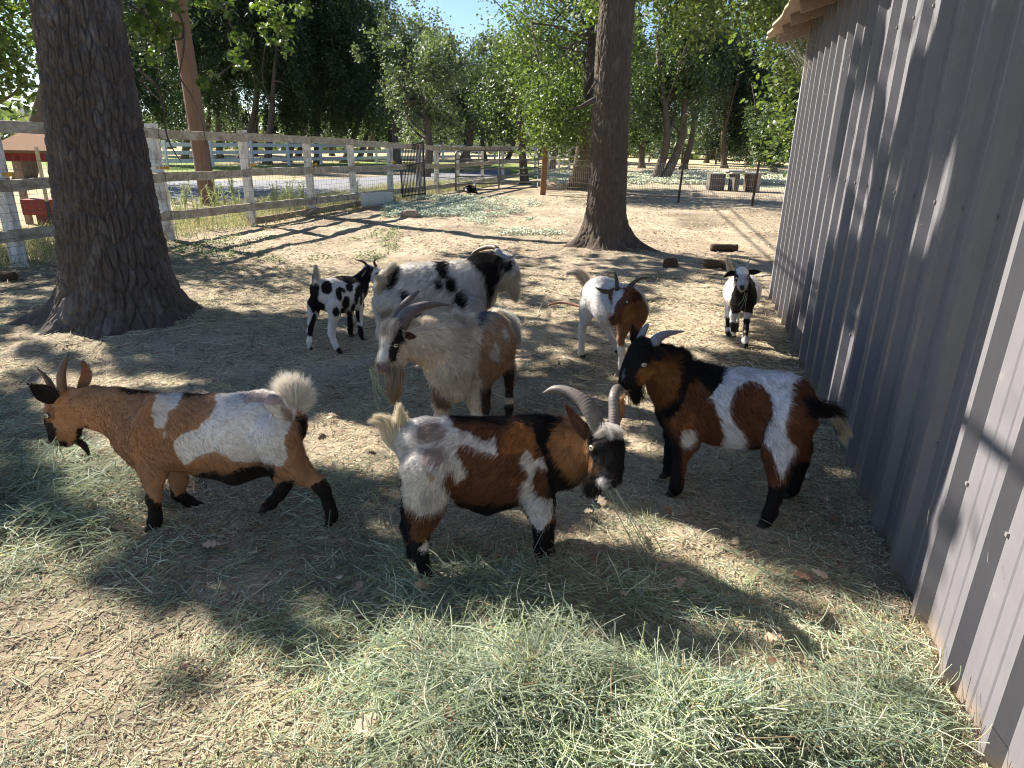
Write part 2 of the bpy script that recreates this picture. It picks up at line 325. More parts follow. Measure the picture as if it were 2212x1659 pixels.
x, y = scatter(260000, -7, 8, 2.2, 22, lambda p: (.25 + .75 * np.clip(vnoise(p[:, 0] * 1.2, p[:, 1] * 1.2, s=25) * 1.4 + .5, 0, 1)) * (p[:, 0] > fence_x(p[:, 1])) * (p[:, 0] < np.where(p[:, 1] < 7.3, 1.3 + .262 * (p[:, 1] - 1.35), 99)) ); n = len(x)
tag(flakes('leaf_litter', x, y, rng.uniform(.006, .020, n) * np.clip(y / 6, .7, 1.8), pick_cols(n, [(.54, .44, .29, 4), (.34, .22, .13, 2.5), (.66, .57, .42, 4), (.13, .085, .055, 2.2), (.42, .24, .13, 1)]), M_litter, .16, .003, .28), kind='stuff')

n = 70000; y = .9 * (4.5 / .9) ** rng.random(n); x = (.82 * y + .62) * rng.uniform(-1, 1, n); k = (x < WX(y) - .03) & (rng.random(n) < .35 + .65 * hay_amt(np.stack([x, y, 0 * x], -1))); x, y = x[k], y[k]; n = len(x)
tag(flakes('chaff', x, y, rng.uniform(.002, .007, n), pick_cols(n, [(.45, .46, .28, 3), (.58, .52, .36, 3), (.22, .16, .10, 2), (.34, .38, .22, 2)]), M_litter, .5, .006), kind='stuff')
# ------------------------------------------------------------------ leaves
ST = [(0, .04), (.12, .16), (.24, .10), (.38, .34), (.52, .16), (.68, .36), (.80, .18), (.92, .2), (1, .02)]
def leaves(c, size, d=None, lobed=False, up=.35, col2=None):
    """leaf faces at centres c; returns V, F, v-attribute"""
    n = len(c); N = rng.normal(0, 1, (n, 3)); N[:, 2] = np.abs(N[:, 2]) + up; N /= np.linalg.norm(N, axis=1)[:, None]; A = rng.normal(0, 1, (n, 3)); A[:, 2] -= .7
    A -= N * (A * N).sum(1)[:, None]; A /= np.linalg.norm(A, axis=1)[:, None]; B = np.cross(N, A); s = np.asarray(size).reshape(-1, 1); v = rng.random(n)
    if not lobed:
        w_ = rng.uniform(.28, .5, (n, 1)); V = np.stack([c - A * s * .5, c + B * s * w_ - N * s * .1, c + A * s * .5, c - B * s * w_ - N * s * .1], 1); return V.reshape(-1, 3), np.arange(4 * n).reshape(n, 4), np.repeat(v, 4)
    m = len(ST); V = np.zeros((n, m, 2, 3))
    for k_, (u, w_) in enumerate(ST):
        cen = c + A * s * (u - .5) - N * s * .25 * (u - .4) ** 2; V[:, k_, 0] = cen + B * s * w_ + N * s * .04; V[:, k_, 1] = cen - B * s * w_
    F = np.array([(2 * k_, 2 * k_ + 1, 2 * k_ + 3, 2 * k_ + 2) for k_ in range(m - 1)]); F = (F[None] + (np.arange(n) * 2 * m)[:, None, None]).reshape(-1, 4); return V.reshape(-1, 3), F, np.repeat(v, 2 * m)
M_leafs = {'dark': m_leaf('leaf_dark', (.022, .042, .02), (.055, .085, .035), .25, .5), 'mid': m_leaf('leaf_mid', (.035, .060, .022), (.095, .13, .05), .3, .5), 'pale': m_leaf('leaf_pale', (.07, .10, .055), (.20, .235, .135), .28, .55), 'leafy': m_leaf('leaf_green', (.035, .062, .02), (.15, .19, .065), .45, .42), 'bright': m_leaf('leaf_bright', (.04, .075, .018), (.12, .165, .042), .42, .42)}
# ------------------------------------------------------------------ bark
def m_bark(name, c, c2, c3):
    t = NT(name); v = t.coord((1, 1, .45)); n = t.noise(26, v, 7, .7); n2 = t.noise(150, v, 4, .7); n3 = t.noise(7, v, 3)
    col = t.mix(n, c, c2); col = t.mix(t.ramp(n3, [(.52, (0, 0, 0)), (.68, grey(.55))]), col, c3); ht = t.n('ShaderNodeMath', operation='ADD'); t.l(n, ht.inputs[0]); t.l(n2, ht.inputs[1]); t.bump(ht.outputs[0], .8, .01); return t.fin(col, .92, .12)
M_bark = m_bark('oak_bark', (.062, .050, .043), (.15, .126, .108), (.23, .215, .20)); M_bark2 = m_bark('oak_bark_dark', (.07, .055, .042), (.15, .12, .095), (.18, .155, .13)); M_twig = m_plain('twig', (.13, .10, .08), .9)
def big_trunk(cen, R, z1, lobes, cell, deep, dz, nth, mat, seed, parent):
    """cen(z)->(x,y), R(z); lobes = [(angle, reach, width)]"""
    z = np.arange(-.12, z1, dz); th = np.linspace(0, 2 * math.pi, nth, endpoint=False); Z, T = np.meshgrid(z, th, indexing='ij'); r = R(Z); fl = 0
    for a, reach, wd in lobes: r = r + reach * np.exp(-((np.angle(np.exp(1j * (T - a)))) / wd) ** 2) * np.exp(-np.clip(Z, 0, None) / (.10 + reach * .16))
    r = r * (1 + .05 * vnoise(np.cos(T) * 1.5, np.sin(T) * 1.5, Z * .9, seed)); circ = 2 * math.pi * R(np.array(1.0)); pu = int(round(circ / cell)); u = T / (2 * math.pi) * pu; v = Z / (cell * 3.4)
    wp = .55 * vnoise(u * .8, v * 1.6, s=seed + 1); f1, f2 = worley(np.mod(u + wp * np.sin(T / 2) ** 2, pu), v + .4 * vnoise(np.cos(T) * 6, np.sin(T) * 6, Z * 4, seed + 2), pu, seed + 3)
    plate = np.clip((f2 - f1) / .30, 0, 1) ** .7 * (.72 + .28 * _h(np.floor(u * 1.0), np.floor(v), v * 0, seed)); g1, g2 = worley(np.mod(u * 2, 2 * pu), v * 2.6, 2 * pu, seed + 9); fine = np.clip((g2 - g1) / .3, 0, 1) ** .7
    r = r + deep * (plate - .7) + deep * .3 * (fine - .6) + deep * .35 * vnoise(np.cos(T) * 30, np.sin(T) * 30, Z * 18, seed + 4)
    C = cen(Z); V = np.stack([C[0] + r * np.cos(T), C[1] + r * np.sin(T), Z], -1).reshape(-1, 3); i, j = np.meshgrid(np.arange(len(z) - 1), np.arange(nth), indexing='ij'); j2 = (j + 1) % nth
    F = np.stack([i * nth + j, i * nth + j2, (i + 1) * nth + j2, (i + 1) * nth + j], -1).reshape(-1, 4); return mesh('trunk', V, F, mat, parent)
def limb(mb, a, b, r0, r1, sag=.3, k=10, n=8):
    a, b = np.array(a, float), np.array(b, float); L = np.linalg.norm(b - a); mid = (a + b) / 2 + rng.normal(0, .10, 3) * L + np.array([0, 0, sag * L * .3]); q = (a * .7 + mid * .3) + rng.normal(0, .03, 3) * L
    pts = resample([a, q, mid, b], k); mb.tube(pts, np.linspace(r0, r1, k), n); return pts

# ------------------------------------------------------------------ barn wall plane (needed for the shade of the oak too)
WX = lambda y: 1.32 + .262 * (y - 1.35)
Wt = np.array([.262, 1.0, 0]) / np.hypot(.262, 1); Wn = np.array([-Wt[1], Wt[0], 0])       # along the wall, and out of it
def on_wall(x, y):
    d = ray(x, y); w0 = np.array([WX(1.35), 1.35, 0]); t = ((w0 - CAM) @ Wn) / (d @ Wn); return CAM + d * t[..., None]

# ------------------------------------------------------------------ the big oak on the left
oak = empty('oak_tree', (-3.25, 5.45, 0), 'huge oak trunk with deeply furrowed bark at the left, root flare in the dirt', 'tree')
c1 = lambda z: (-3.31 + .024 * z, 5.47 + .02 * z); R1 = lambda z: .405 - .05 * np.clip(z, 0, 2.6) + .11 * np.exp(-np.clip(z, 0, None) / .20)
big_trunk(c1, R1, 4.6, [(math.pi * 1.02, .52, .26), (4.0, .22, .28), (4.9, .16, .3), (5.75, .20, .26), (.2, .16, .3), (.9, .3, .4), (2.2, .3, .4)], .058, .032, .0075, 380, M_bark, 3, oak)
# clumps of leaves overhead: where the sun's path to the shaded ground and barn wall passes
T_ = []; 
xs = rng.uniform(-60, 2212, 9000); ys = rng.uniform(545, 1655, 9000); s_ = grid_at(SHADE, xs, ys, 540); Gp = G(xs, ys); cell_area = np.abs(Gp[:, 1]) ** 3; pr = np.where(s_ == ord('#'), 1.0, np.where(s_ == ord('+'), .42, .0)) * cell_area
inside = Gp[:, 0] < WX(Gp[:, 1]) - .0; pr = pr * inside * (Gp[:, 1] < 9.8); k_ = rng.choice(9000, 1350, p=pr / pr.sum()); T_.append(Gp[k_])
wp = [(1880, 60), (2120, -60), (2330, -60), (2330, 250), (2090, 700), (1965, 1130), (1860, 960), (1725, 760), (1795, 450)]; xs = rng.uniform(1700, 2340, 2500); ys = rng.uniform(-60, 1150, 2500); ok = inpoly(xs, ys, wp); Wp = on_wall(xs[ok], ys[ok]); a_ = Wp[:, 1] ** 2.2
sl = Wp[:, 1] * 2.2 + Wp[:, 2] * .9; ok2 = vnoise(sl, Wp[:, 2] * .25, s=61) > -.28; Wp = Wp[ok2]; a_ = a_[ok2]; T_.append(Wp[rng.choice(len(Wp), 420, p=a_ / a_.sum())])
tgt = np.concatenate(T_); zc = rng.uniform(4.7, 7.6, len(tgt)); cl = tgt + SUN_DIR * ((zc - tgt[:, 2]) / SUN_DIR[2])[:, None]; px, py = proj(cl); bad = (depth(cl) > 0) & (py > -110)
for _ in range(12): cl[bad] += SUN_DIR * .8; px, py = proj(cl); bad = (depth(cl) > 0) & (py > -110) & (px > -200) & (px < 2400)
cl = cl[~bad]; nl = 34; cen = np.repeat(cl, nl, 0) + rng.normal(0, .17, (len(cl) * nl, 3)); q = depth(cen) > .1; pyy = proj(cen)[1]; cen = cen[~((pyy > -25) & q)]
# keep the leaves whose shade falls where the pen and the wall are shaded
SG = np.array([[{'#': 1.0, '+': .55, '.': .0}[q] for q in row] for row in SHADE])
def smap(x, y):
    a = np.clip(x / CELLX - .5, 0, 26.99); b = np.clip((y - 540) / CELLY - .5, 0, len(SHADE) - 1.01); ia, ib = a.astype(int), b.astype(int); fa, fb = a - ia, b - ib
    return SG[ib, ia] * (1 - fa) * (1 - fb) + SG[ib, ia + 1] * fa * (1 - fb) + SG[ib + 1, ia] * (1 - fa) * fb + SG[ib + 1, ia + 1] * fa * fb
WL = [(1930, -200), (1861, 82), (1794, 432), (1740, 600), (1680, 740), (1600, 900)]; WR = [(2420, -200), (2230, 200), (2148, 442), (2031, 860), (1939, 1195), (1880, 1400)]
def shade_at(c):
    """how shaded the photograph is where the sun ray through c lands"""
    w_ = np.array([WX(1.35), 1.35, 0]); D = -SUN_DIR; tg = c[:, 2] / SUN_DIR[2]; tw = ((w_ - c) @ Wn) / (D @ Wn); h_ = c + D * tw[:, None]; onw = (tw > 0) & (tw < tg) & (h_[:, 1] < 7.35) & (h_[:, 1] > -3) & (h_[:, 2] < 2.7) & (h_[:, 2] > 0)
    p = np.where(onw[:, None], h_, c + D * tg[:, None]); x, y = proj(p); bk = depth(p) < .3; r = smap(x, y) + .55 * vnoise(p[:, 0] * 3.6, p[:, 1] * 4.6, s=91) + .62 * vnoise(p[:, 0] * 8.5, p[:, 1] * 12, s=92)
    xl = np.interp(y, [q[1] for q in WL], [q[0] for q in WL]); xr = np.interp(y, [q[1] for q in WR], [q[0] for q in WR]); st = vnoise(p[:, 1] * 2.1 + p[:, 2] * .9, p[:, 2] * .35, s=93); st2 = vnoise(p[:, 1] * 5 + p[:, 2] * 1.6, p[:, 2] * .8, s=94)
    s_ = np.where(x < xl, -.1 + .3 * st2, np.where(x > xr, -.02 + .8 * st + .35 * st2, np.where(p[:, 2] < .35, 1.1, .82) + 1.15 * st + .9 * st2)); r = np.where(onw, s_, r); r[(y < 520) & ~onw] = 0; r[bk | (y > 1900) | (x < -300)] = .7; return r
sa = shade_at(cen)
for x, y, Y, r in ((1000, 685, 3.32, .15), (1040, 695, 3.4, .15), (960, 710, 3.18, .09), (1075, 680, 3.7, .1), (850, 600, 4.3, .16), (930, 590, 4.35, .2), (1020, 590, 4.35, .2), (1100, 590, 4.4, .2), (1195, 925, 2.22, .08), (1235, 945, 2.2, .07), (1235, 990, 2.16, .05), (1120, 925, 2.28, .05), (895, 905, 2.25, .05), (560, 850, 2.55, .07), (610, 845, 2.55, .08), (480, 860, 2.55, .05), (645, 840, 2.5, .08),
                   (1265, 625, 4.85, .09), (1320, 615, 4.85, .07), (1215, 600, 4.9, .08), (1500, 795, 2.85, .05), (1580, 800, 2.75, .05), (720, 620, 5.1, .16), (780, 590, 5.2, .12), (1600, 640, 5.4, .25), (150, 840, 2.5, .05), (1120, 690, 3.8, .06)):
    q0 = P(x, y, Y); d_ = cen - q0; sa[np.linalg.norm(d_ - (d_ @ SUN_DIR)[:, None] * SUN_DIR, axis=1) < r] = 0
cen = cen[sa > .5]; print('shade leaves', len(cen), 'of', len(sa))
# low leaves that hang into view beside the trunk
low = []
for x, y, Y, sx, sy, n in ((320, 25, 6.3, 22, 26, 60), (345, 70, 6.4, 22, 20, 40), (305, 60, 6.2, 14, 20, 26), (372, 14, 6.6, 14, 12, 34), (375, 60, 6.6, 12, 16, 26), (350, 95, 6.5, 14, 14, 18), (440, 8, 6.8, 14, 10, 18), (473, 10, 7.0, 24, 12, 40), (490, 32, 7.0, 12, 12, 18),
                        (508, 78, 7.2, 10, 16, 20), (528, 88, 7.2, 14, 14, 26), (500, 120, 7.2, 14, 16, 34), (520, 140, 7.2, 16, 12, 26), (438, 182, 7.0, 12, 10, 30), (460, 160, 7.1, 10, 10, 12), (575, 12, 9, 34, 16, 90), (600, 45, 9, 24, 16, 70), (618, 75, 9, 16, 22, 50), (590, 90, 9, 20, 10, 26), (620, 108, 9, 12, 12, 22), (566, 60, 9, 12, 14, 16), (650, 20, 9, 20, 14, 40), (330, 120, 6.4, 16, 18, 20)):
    xx = rng.normal(x, sx * .55, n); yy = rng.normal(y, sy * .55, n); low.append(P(xx, yy, Y + rng.normal(0, .15, n)))
low = np.concatenate(low); cen = np.concatenate([cen, low]); sz = np.concatenate([rng.uniform(.10, .17, len(cen) - len(low)), rng.uniform(.055, .10, len(low))])
V, F, v_ = leaves(cen, sz, lobed=True); crown = mesh('crown', V, F, M_leafs['bright'], oak, False, None, {'v': v_}); print('oak leaves', len(cen))
mb = MB(); top = np.array([-3.2, 5.56, 4.5])
for a_, b_, r0 in ((top + (-.1, 0, -.5), (-5.2, 7.0, 6.3), .24), (top + (0, 0, -.2), (-2.4, 7.6, 6.6), .22), (top, (-3.3, 4.2, 7.2), .2), (top + (0, 0, -.3), (-1.2, 5.0, 6.9), .18)):
    pts = limb(mb, a_, b_, r0, .07, .2, 14, 12); dd = np.linalg.norm(cl - np.array(b_), axis=1); 
    for e_ in cl[np.argsort(dd)[rng.integers(0, 420, 9)]]: s0 = pts[rng.integers(5, 14)]; limb(mb, s0, e_, .028, .006, .1, 8, 6)
for seq in ([(280, 10, 6.0), (330, 45, 6.3), (350, 90, 6.4), (345, 140, 6.4), (335, 180, 6.4)], [(290, -10, 6.1), (370, 10, 6.5), (398, 62, 6.6), (395, 120, 6.6), (388, 165, 6.6), (410, 200, 6.6), (432, 250, 6.6), (447, 315, 6.5)], [(398, 62, 6.6), (388, 85, 6.6), (330, 78, 6.5)], [(370, -20, 6.5), (470, 0, 7.0), (500, 60, 7.2), (520, 90, 7.2), (512, 140, 7.2)], [(512, 130, 7.2), (470, 165, 7.1), (440, 185, 7.0)], [(300, 150, 6.2), (345, 200, 6.4), (360, 290, 6.4), (378, 330, 6.4), (392, 350, 6.4)], [(500, -30, 8), (580, 10, 9), (610, 60, 9), (618, 110, 9)], [(298, 165, 6.0), (325, 200, 6.2), (345, 215, 6.3)]):
    w_ = 14 if seq[0][0] != 298 else 9; mb.tube(resample([P(*q) for q in seq], 24), np.linspace(.012, .003, 24), 6)
mb.build('limbs', M_bark, oak, True)
# ------------------------------------------------------------------ the second oak, middle right
oak2 = empty('oak_tree', (1.35, 10.35, 0), 'tall straight dark oak trunk with flared roots behind the goats, right of the gate', 'tree')
c2 = lambda z: (1.35 + .006 * z + .02 * np.sin(z * 1.7), 10.4 + 0 * z); R2 = lambda z: .287 - .015 * z + .09 * np.exp(-np.clip(z, 0, None) / .25)
big_trunk(c2, R2, 7.0, [(math.pi * 1.05, .38, .3), (-.25, .55, .2), (4.6, .2, .5), (1.5, .4, .4), (5.3, .25, .3)], .062, .019, .014, 190, M_bark2, 13, oak2)
mb = MB(); mb.tube(resample([P(1284, 215, 10.1), P(1262, 226, 10.0), P(1250, 232, 9.9), P(1230, 236, 9.8)], 12), np.linspace(.035, .009, 12), 8)
mb.tube(resample([P(1290, 175, 10.1), P(1275, 195, 10.0), P(1268, 205, 9.9)], 12), np.linspace(.02, .006, 12), 8)
cl2 = P(rng.uniform(1240, 1720, 240), rng.uniform(-260, 90, 240), rng.uniform(11, 13.5, 240)); keep = np.array([(p[1] < 60 + 60 * vnoise(np.array([p[0] / 60]), np.array([1.0]), s=5)[0]) for p in np.stack(proj(cl2), 1)]); cl2 = cl2[keep]
cen = np.repeat(cl2, 55, 0) + rng.normal(0, 1, (len(cl2) * 55, 3)) * np.repeat(rng.uniform(.1, .3, len(cl2)), 55)[:, None]; cx_, cy_ = proj(cen); cen = cen[~((cx_ < 1372) & (cx_ > 1280) & (cen[:, 1] < 11.2))]
V, F, v_ = leaves(cen, rng.uniform(.055, .10, len(cen)), lobed=True); mesh('crown', V, F, M_leafs['leafy'], oak2, False, None, {'v': v_})
for e_ in cl2[::9]: limb(mb, c2(6.2)[0:1] + (10.4, 6.0), e_, .05, .008, .1, 8, 6)
mb.build('limbs', M_bark2, oak2, True)
# ------------------------------------------------------------------ background trees
def crown_mesh(name, seed, nclump, per, sig, size, mat, droop=.25):
    """unit crown in a -1..1 box"""
    r = np.random.default_rng(seed); nL = 11; lc = r.uniform(-1, 1, (nL, 3)) * (.66, .66, .70); lr = r.uniform(.26, .52, nL); k = r.integers(0, nL, nclump); c = r.normal(0, 1, (nclump, 3)); c /= np.linalg.norm(c, axis=1)[:, None]; c = lc[k] + c * (lr[k] * (.55 + .55 * r.random(nclump)))[:, None] * (1, 1, .85)
    c[:, 2] -= droop * (c[:, 0] ** 2 + c[:, 1] ** 2) * .5; c += r.normal(0, .10, c.shape); p = np.repeat(c, per, 0) + r.normal(0, 1, (nclump * per, 3)) * sig * np.repeat(.35 + 1.0 * r.random((nclump, 1)) ** 1.5, per, 0); return p
BG = {}
def bg_tree(label, tx, Y, box, tone, tr=.22, lean=0, seed=0, dens=1.0, leaf=None, forks=1, name='tree', group='trees behind the paddock', dz=0):
    x0, x1, y0, y1 = box; r_ = np.random.default_rng(seed + 100); base = P(tx, 400, Y); base[2] = 0; a, b = P(x0, (y0 + y1) / 2, Y), P(x1, (y0 + y1) / 2, Y); zt, zb = P((x0 + x1) / 2, y0, Y)[2], P((x0 + x1) / 2, y1, Y)[2]
    rx = abs(b[0] - a[0]) / 2; rz = (zt - zb) / 2; cc = np.array([(a[0] + b[0]) / 2, Y, (zt + zb) / 2]); root = empty(name, base, label, 'tree', group)
    vol = rx * rx * rz; ncl = int(np.clip(210 * dens, 40, 400)); sl = leaf or .16; n = int(min(42000, 4.6 * dens * rx * rz * 4 / (sl * sl * .35)))
    p = crown_mesh('c', seed, ncl, max(10, n // ncl), .125, sl, None) * np.array([rx, rx * .9, rz]) + cc; p = p[p[:, 2] > max(.4, zb - .5)]
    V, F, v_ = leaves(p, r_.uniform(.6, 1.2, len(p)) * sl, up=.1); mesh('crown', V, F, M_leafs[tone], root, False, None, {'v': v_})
    mb = MB(); 
    for k_ in range(forks):
        top = cc + np.array([lean * .2 + (k_ - (forks - 1) / 2) * rx * .5, 0, 0]); b0 = base + np.array([k_ * tr * 1.6, 0, -.1]); pts = resample([b0, b0 * .6 + top * .4 + np.array([lean, 0, 0]), top], 14); rr = np.linspace(tr, tr * .35, 14); rr[0] *= 1.5; mb.tube(pts, rr, 10)
        for _ in range(6): limb(mb, pts[r_.integers(6, 13)], cc + r_.normal(0, .45, 3) * np.array([rx, rx, rz]), tr * .3, tr * .06, .1, 7, 5)
    mb.build('trunk', M_bark2, root, True)
LW = 'dark oaks across the road'
spec = [
 ('dark oak behind the big trunk, leftmost of the row across the road', 262, 40, (150, 360, -230, 278), 'dark', LW), ('dark round oak just right of the big trunk, across the road', 405, 43, (300, 480, -230, 278), 'dark', LW), ('dark oak right behind the utility pole', 482, 47, (400, 580, -200, 278), 'dark', LW),
 ('dark oak right of the utility pole with bare lower trunk', 522, 44, (470, 640, -230, 280), 'dark', LW), ('thick dark oak third from the utility pole, straight trunk', 582, 42, (520, 680, -190, 278), 'dark', LW), ('dark oak with slim trunk in the middle of the far left row', 625, 46, (560, 740, -200, 284), 'dark', LW),
 ('dark oak near the right end of the row across the road', 690, 44, (630, 800, -170, 284), 'dark', LW), ('dark tall oak at the right end of the row, beside the pale tree', 745, 47, (690, 870, -90, 275), 'mid', LW), ('leaning slender oak between the dark row and the pale tree', 800, 50, (740, 905, -40, 280), 'mid', LW),
 ('pale grey-green oak with a wide sunlit crown, centre of the tree line', 918, 30, (788, 1010, 60, 288), 'pale', None), ('grey-green oak partly behind the pale one, left of the sky gap', 862, 38, (800, 950, 20, 270), 'pale', None), ('grey-green oak under the sky gap, bare twigs on top', 985, 36, (915, 1100, 55, 300), 'pale', None),
 ('dark-trunked oak standing right behind the tubular gate', 1134, 27, (1020, 1215, 70, 318), 'mid', None), ('mid green oak between gate and leaning oak, farther back', 1190, 42, (1080, 1290, 40, 320), 'mid', None),
 ('small dark oak far behind the gate', 1050, 46, (990, 1120, 120, 300), 'dark', None), ('twin-trunked oak in the far paddock behind the wire fence', 1415, 32, (1330, 1560, -90, 300), 'mid', None), ('slim oak at the left of the far paddock', 1383, 48, (1325, 1450, 60, 325), 'mid', None),
 ('dark oak on the far side of the paddock, left of the dense pair', 1472, 46, (1420, 1590, -70, 330), 'dark', None), ('dense dark tree filling the gap left of the barn', 1560, 50, (1500, 1680, -60, 345), 'dark', None), ('broad dark tree far behind the barn corner', 1660, 52, (1590, 1790, 30, 345), 'dark', None),
 ('rounded pale shrub-like tree low beside the barn corner', 1668, 40, (1618, 1735, 180, 350), 'mid', None)]
FARL = ['hidden mostly by the huge trunk', 'just right of the huge trunk', 'left of and behind the utility pole', 'between the first pair of trunks right of the pole', 'behind the middle of the dark row', 'behind the last dark oak before the pale one', 'low at the left edge of the pale crown', 'seen under the pale crown', 'under the right half of the pale crown', 'under the sky gap', 'left of the tree behind the gate', 'right of the tree behind the gate', 'left of the leaning oak', 'just right of the second big trunk', 'behind the paddock platform', 'left of the barn corner, dark', 'touching the barn corner']
for q, (tx, a_, b_, t_, bt, tn) in enumerate(((215, 130, 300, -100, 285, 'dark'), (345, 280, 420, -60, 288, 'dark'), (440, 380, 520, -60, 290, 'dark'), (556, 500, 620, -60, 288, 'dark'), (650, 600, 720, -40, 290, 'dark'), (722, 660, 780, -20, 290, 'mid'), (780, 720, 850, 0, 290, 'dark'), (845, 790, 900, 60, 292, 'mid'), (945, 890, 1010, 120, 296, 'dark'), (1012, 950, 1090, 110, 298, 'mid'), (1095, 1050, 1160, 90, 302, 'dark'), (1165, 1110, 1230, 70, 306, 'mid'), (1232, 1180, 1300, 50, 310, 'dark'), (1345, 1290, 1400, 0, 318, 'mid'), (1520, 1460, 1580, 0, 330, 'dark'), (1610, 1560, 1660, 60, 335, 'dark'), (1710, 1650, 1790, 60, 335, 'dark'))):
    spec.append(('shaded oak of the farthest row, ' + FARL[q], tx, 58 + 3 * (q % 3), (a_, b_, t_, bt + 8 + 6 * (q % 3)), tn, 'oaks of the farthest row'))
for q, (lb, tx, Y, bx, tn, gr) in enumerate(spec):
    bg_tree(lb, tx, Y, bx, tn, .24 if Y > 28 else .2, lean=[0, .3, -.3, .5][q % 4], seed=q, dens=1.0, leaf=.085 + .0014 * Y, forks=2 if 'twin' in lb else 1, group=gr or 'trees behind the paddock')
# leaning oak right behind the second trunk, with a sunlit crown
ol = empty('oak_tree', G(1248, 408), 'leaning oak behind the second trunk, sunlit green crown, pale roots', 'tree'); bs = G(1248, 408)
mb = MB(); pts = resample([bs + (0, 0, -.1), P(1262, 330, 23.5), P(1278, 180, 23.5), P(1290, 40, 23.5), P(1310, -160, 23.5)], 30); rr = np.interp(np.linspace(0, 1, 30), [0, .05, .12, 1], [.62, .42, .33, .17]); mb.tube(pts, rr, 14)
cA = P(rng.uniform(1105, 1400, 200), rng.uniform(-160, 240, 200), rng.uniform(21.5, 25.5, 200)); cB = P(rng.normal(1212, 34, 60), rng.uniform(170, 300, 60), rng.uniform(20, 23, 60)); cA = cA[(vnoise(cA[:, 0] * .9, cA[:, 2] * .9, s=41) > -.35)]; cc = np.concatenate([cA, cB]); cen = np.repeat(cc, 150, 0) + rng.normal(0, 1, (len(cc) * 150, 3)) * np.repeat(rng.uniform(.2, .55, len(cc)), 150)[:, None]
sx_, sy_ = proj(cen); cen = cen[~((sx_ > 1262) & (sx_ < 1300) & (sy_ > 60) & (sy_ < 215))]; V, F, v_ = leaves(cen, rng.uniform(.06, .12, len(cen))); mesh('crown', V, F, M_leafs['leafy'], ol, False, None, {'v': v_})
for e_ in cc[::7]: limb(mb, pts[rng.integers(10, 28)], e_, .05, .012, .1, 7, 5)
mb.build('trunk', M_bark2, ol, True)
# tree beside the barn and the one at the left edge
def near_tree(label, base, boxes, tone, size, per, sig, tr, seed):
    r = empty('tree', base, label, 'tree'); cc = []
    for x0, x1, y0, y1, Y0, Y1, n in boxes: cc.append(P(rng.uniform(x0, x1, n), rng.uniform(y0, y1, n), rng.uniform(Y0, Y1, n)))
    cc = np.concatenate(cc); cen = np.repeat(cc, per, 0) + rng.normal(0, sig, (len(cc) * per, 3)); V, F, v_ = leaves(cen, rng.uniform(.7, 1.2, len(cen)) * size, lobed=True); mesh('crown', V, F, M_leafs[tone], r, False, None, {'v': v_})
    mb = MB(); t = cc.mean(0) + (0, 0, .5); pts = resample([np.array(base) + (0, 0, -.1), (np.array(base) + t) / 2 + (.2, 0, 0), t], 14); mb.tube(pts, np.linspace(tr, tr * .4, 14), 10)
    for e_ in cc[::6]: limb(mb, pts[rng.integers(6, 13)], e_, .05, .008, .1, 8, 5)
    mb.build('trunk', M_bark2, r, True)
near_tree('leafy green tree growing beside the far end of the barn', (9.2, 15.5, 0), [(1640, 1900, -200, 120, 13, 16, 90), (1660, 1800, 60, 330, 13, 15, 46), (1560, 1700, -150, 60, 13, 15, 40)], 'leafy', .11, 40, .24, .25, 1)
near_tree('bright green oak leaning in at the left edge of the picture', (-10.5, 11.5, 0), [(-260, 90, -200, 120, 10, 12.5, 100), (-100, 70, 80, 215, 10, 11.5, 34)], 'bright', .11, 34, .22, .25, 2)
near_tree('tree added across the road to shade it, mostly behind the huge trunk', (-16.8, 23.5, 0), [(-60, 380, -330, 60, 21, 26, 130), (60, 300, 40, 130, 22, 25, 24)], 'mid', .16, 60, .55, .35, 3)  # extra tree added to throw shade over the left stretch of road
# distant wooded hills
hx = np.linspace(-420, 420, 200); rows = []
for k_, (yy, hh) in enumerate(((190, 0), (240, 3.2), (300, 5.5), (380, 8.5), (520, 9))): rows.append(np.stack([hx, np.full(200, yy) + 8 * vnoise(hx * .02, hx * 0 + k_, s=51), hh * (1 + .4 * vnoise(hx * .012, hx * 0 + k_ * 3.1, s=52)) - .3], -1))
V = np.array(rows).reshape(-1, 3); i, j = np.meshgrid(np.arange(4), np.arange(199), indexing='ij'); tag(mesh('hills', V, np.stack([i * 200 + j, i * 200 + j + 1, (i + 1) * 200 + j + 1, (i + 1) * 200 + j], -1).reshape(-1, 4), m_plain('dry_hill', (.30, .27, .15), .95, .1, var=.35, scale=.03)), kind='structure')
cx_ = rng.uniform(-150, 150, 900); cy_ = rng.uniform(80, 260, 900); cz_ = np.interp(cy_, [190, 240, 300, 380], [0, 3.2, 5.5, 8.5]); c_ = np.stack([cx_, cy_, cz_ + 2.0], -1); sc_ = rng.uniform(1.8, 3.8, 900)
cen = np.repeat(c_, 60, 0) + rng.normal(0, 1, (54000, 3)) * np.repeat(sc_, 60)[:, None] * np.array([1, 1, .55]); cen[:, 2] = np.maximum(cen[:, 2], .2); V, F, v_ = leaves(cen, rng.uniform(.7, 1.5, len(cen))); tag(mesh('far_wood', V, F, M_leafs['pale'], None, False, None, {'v': v_}), kind='stuff')
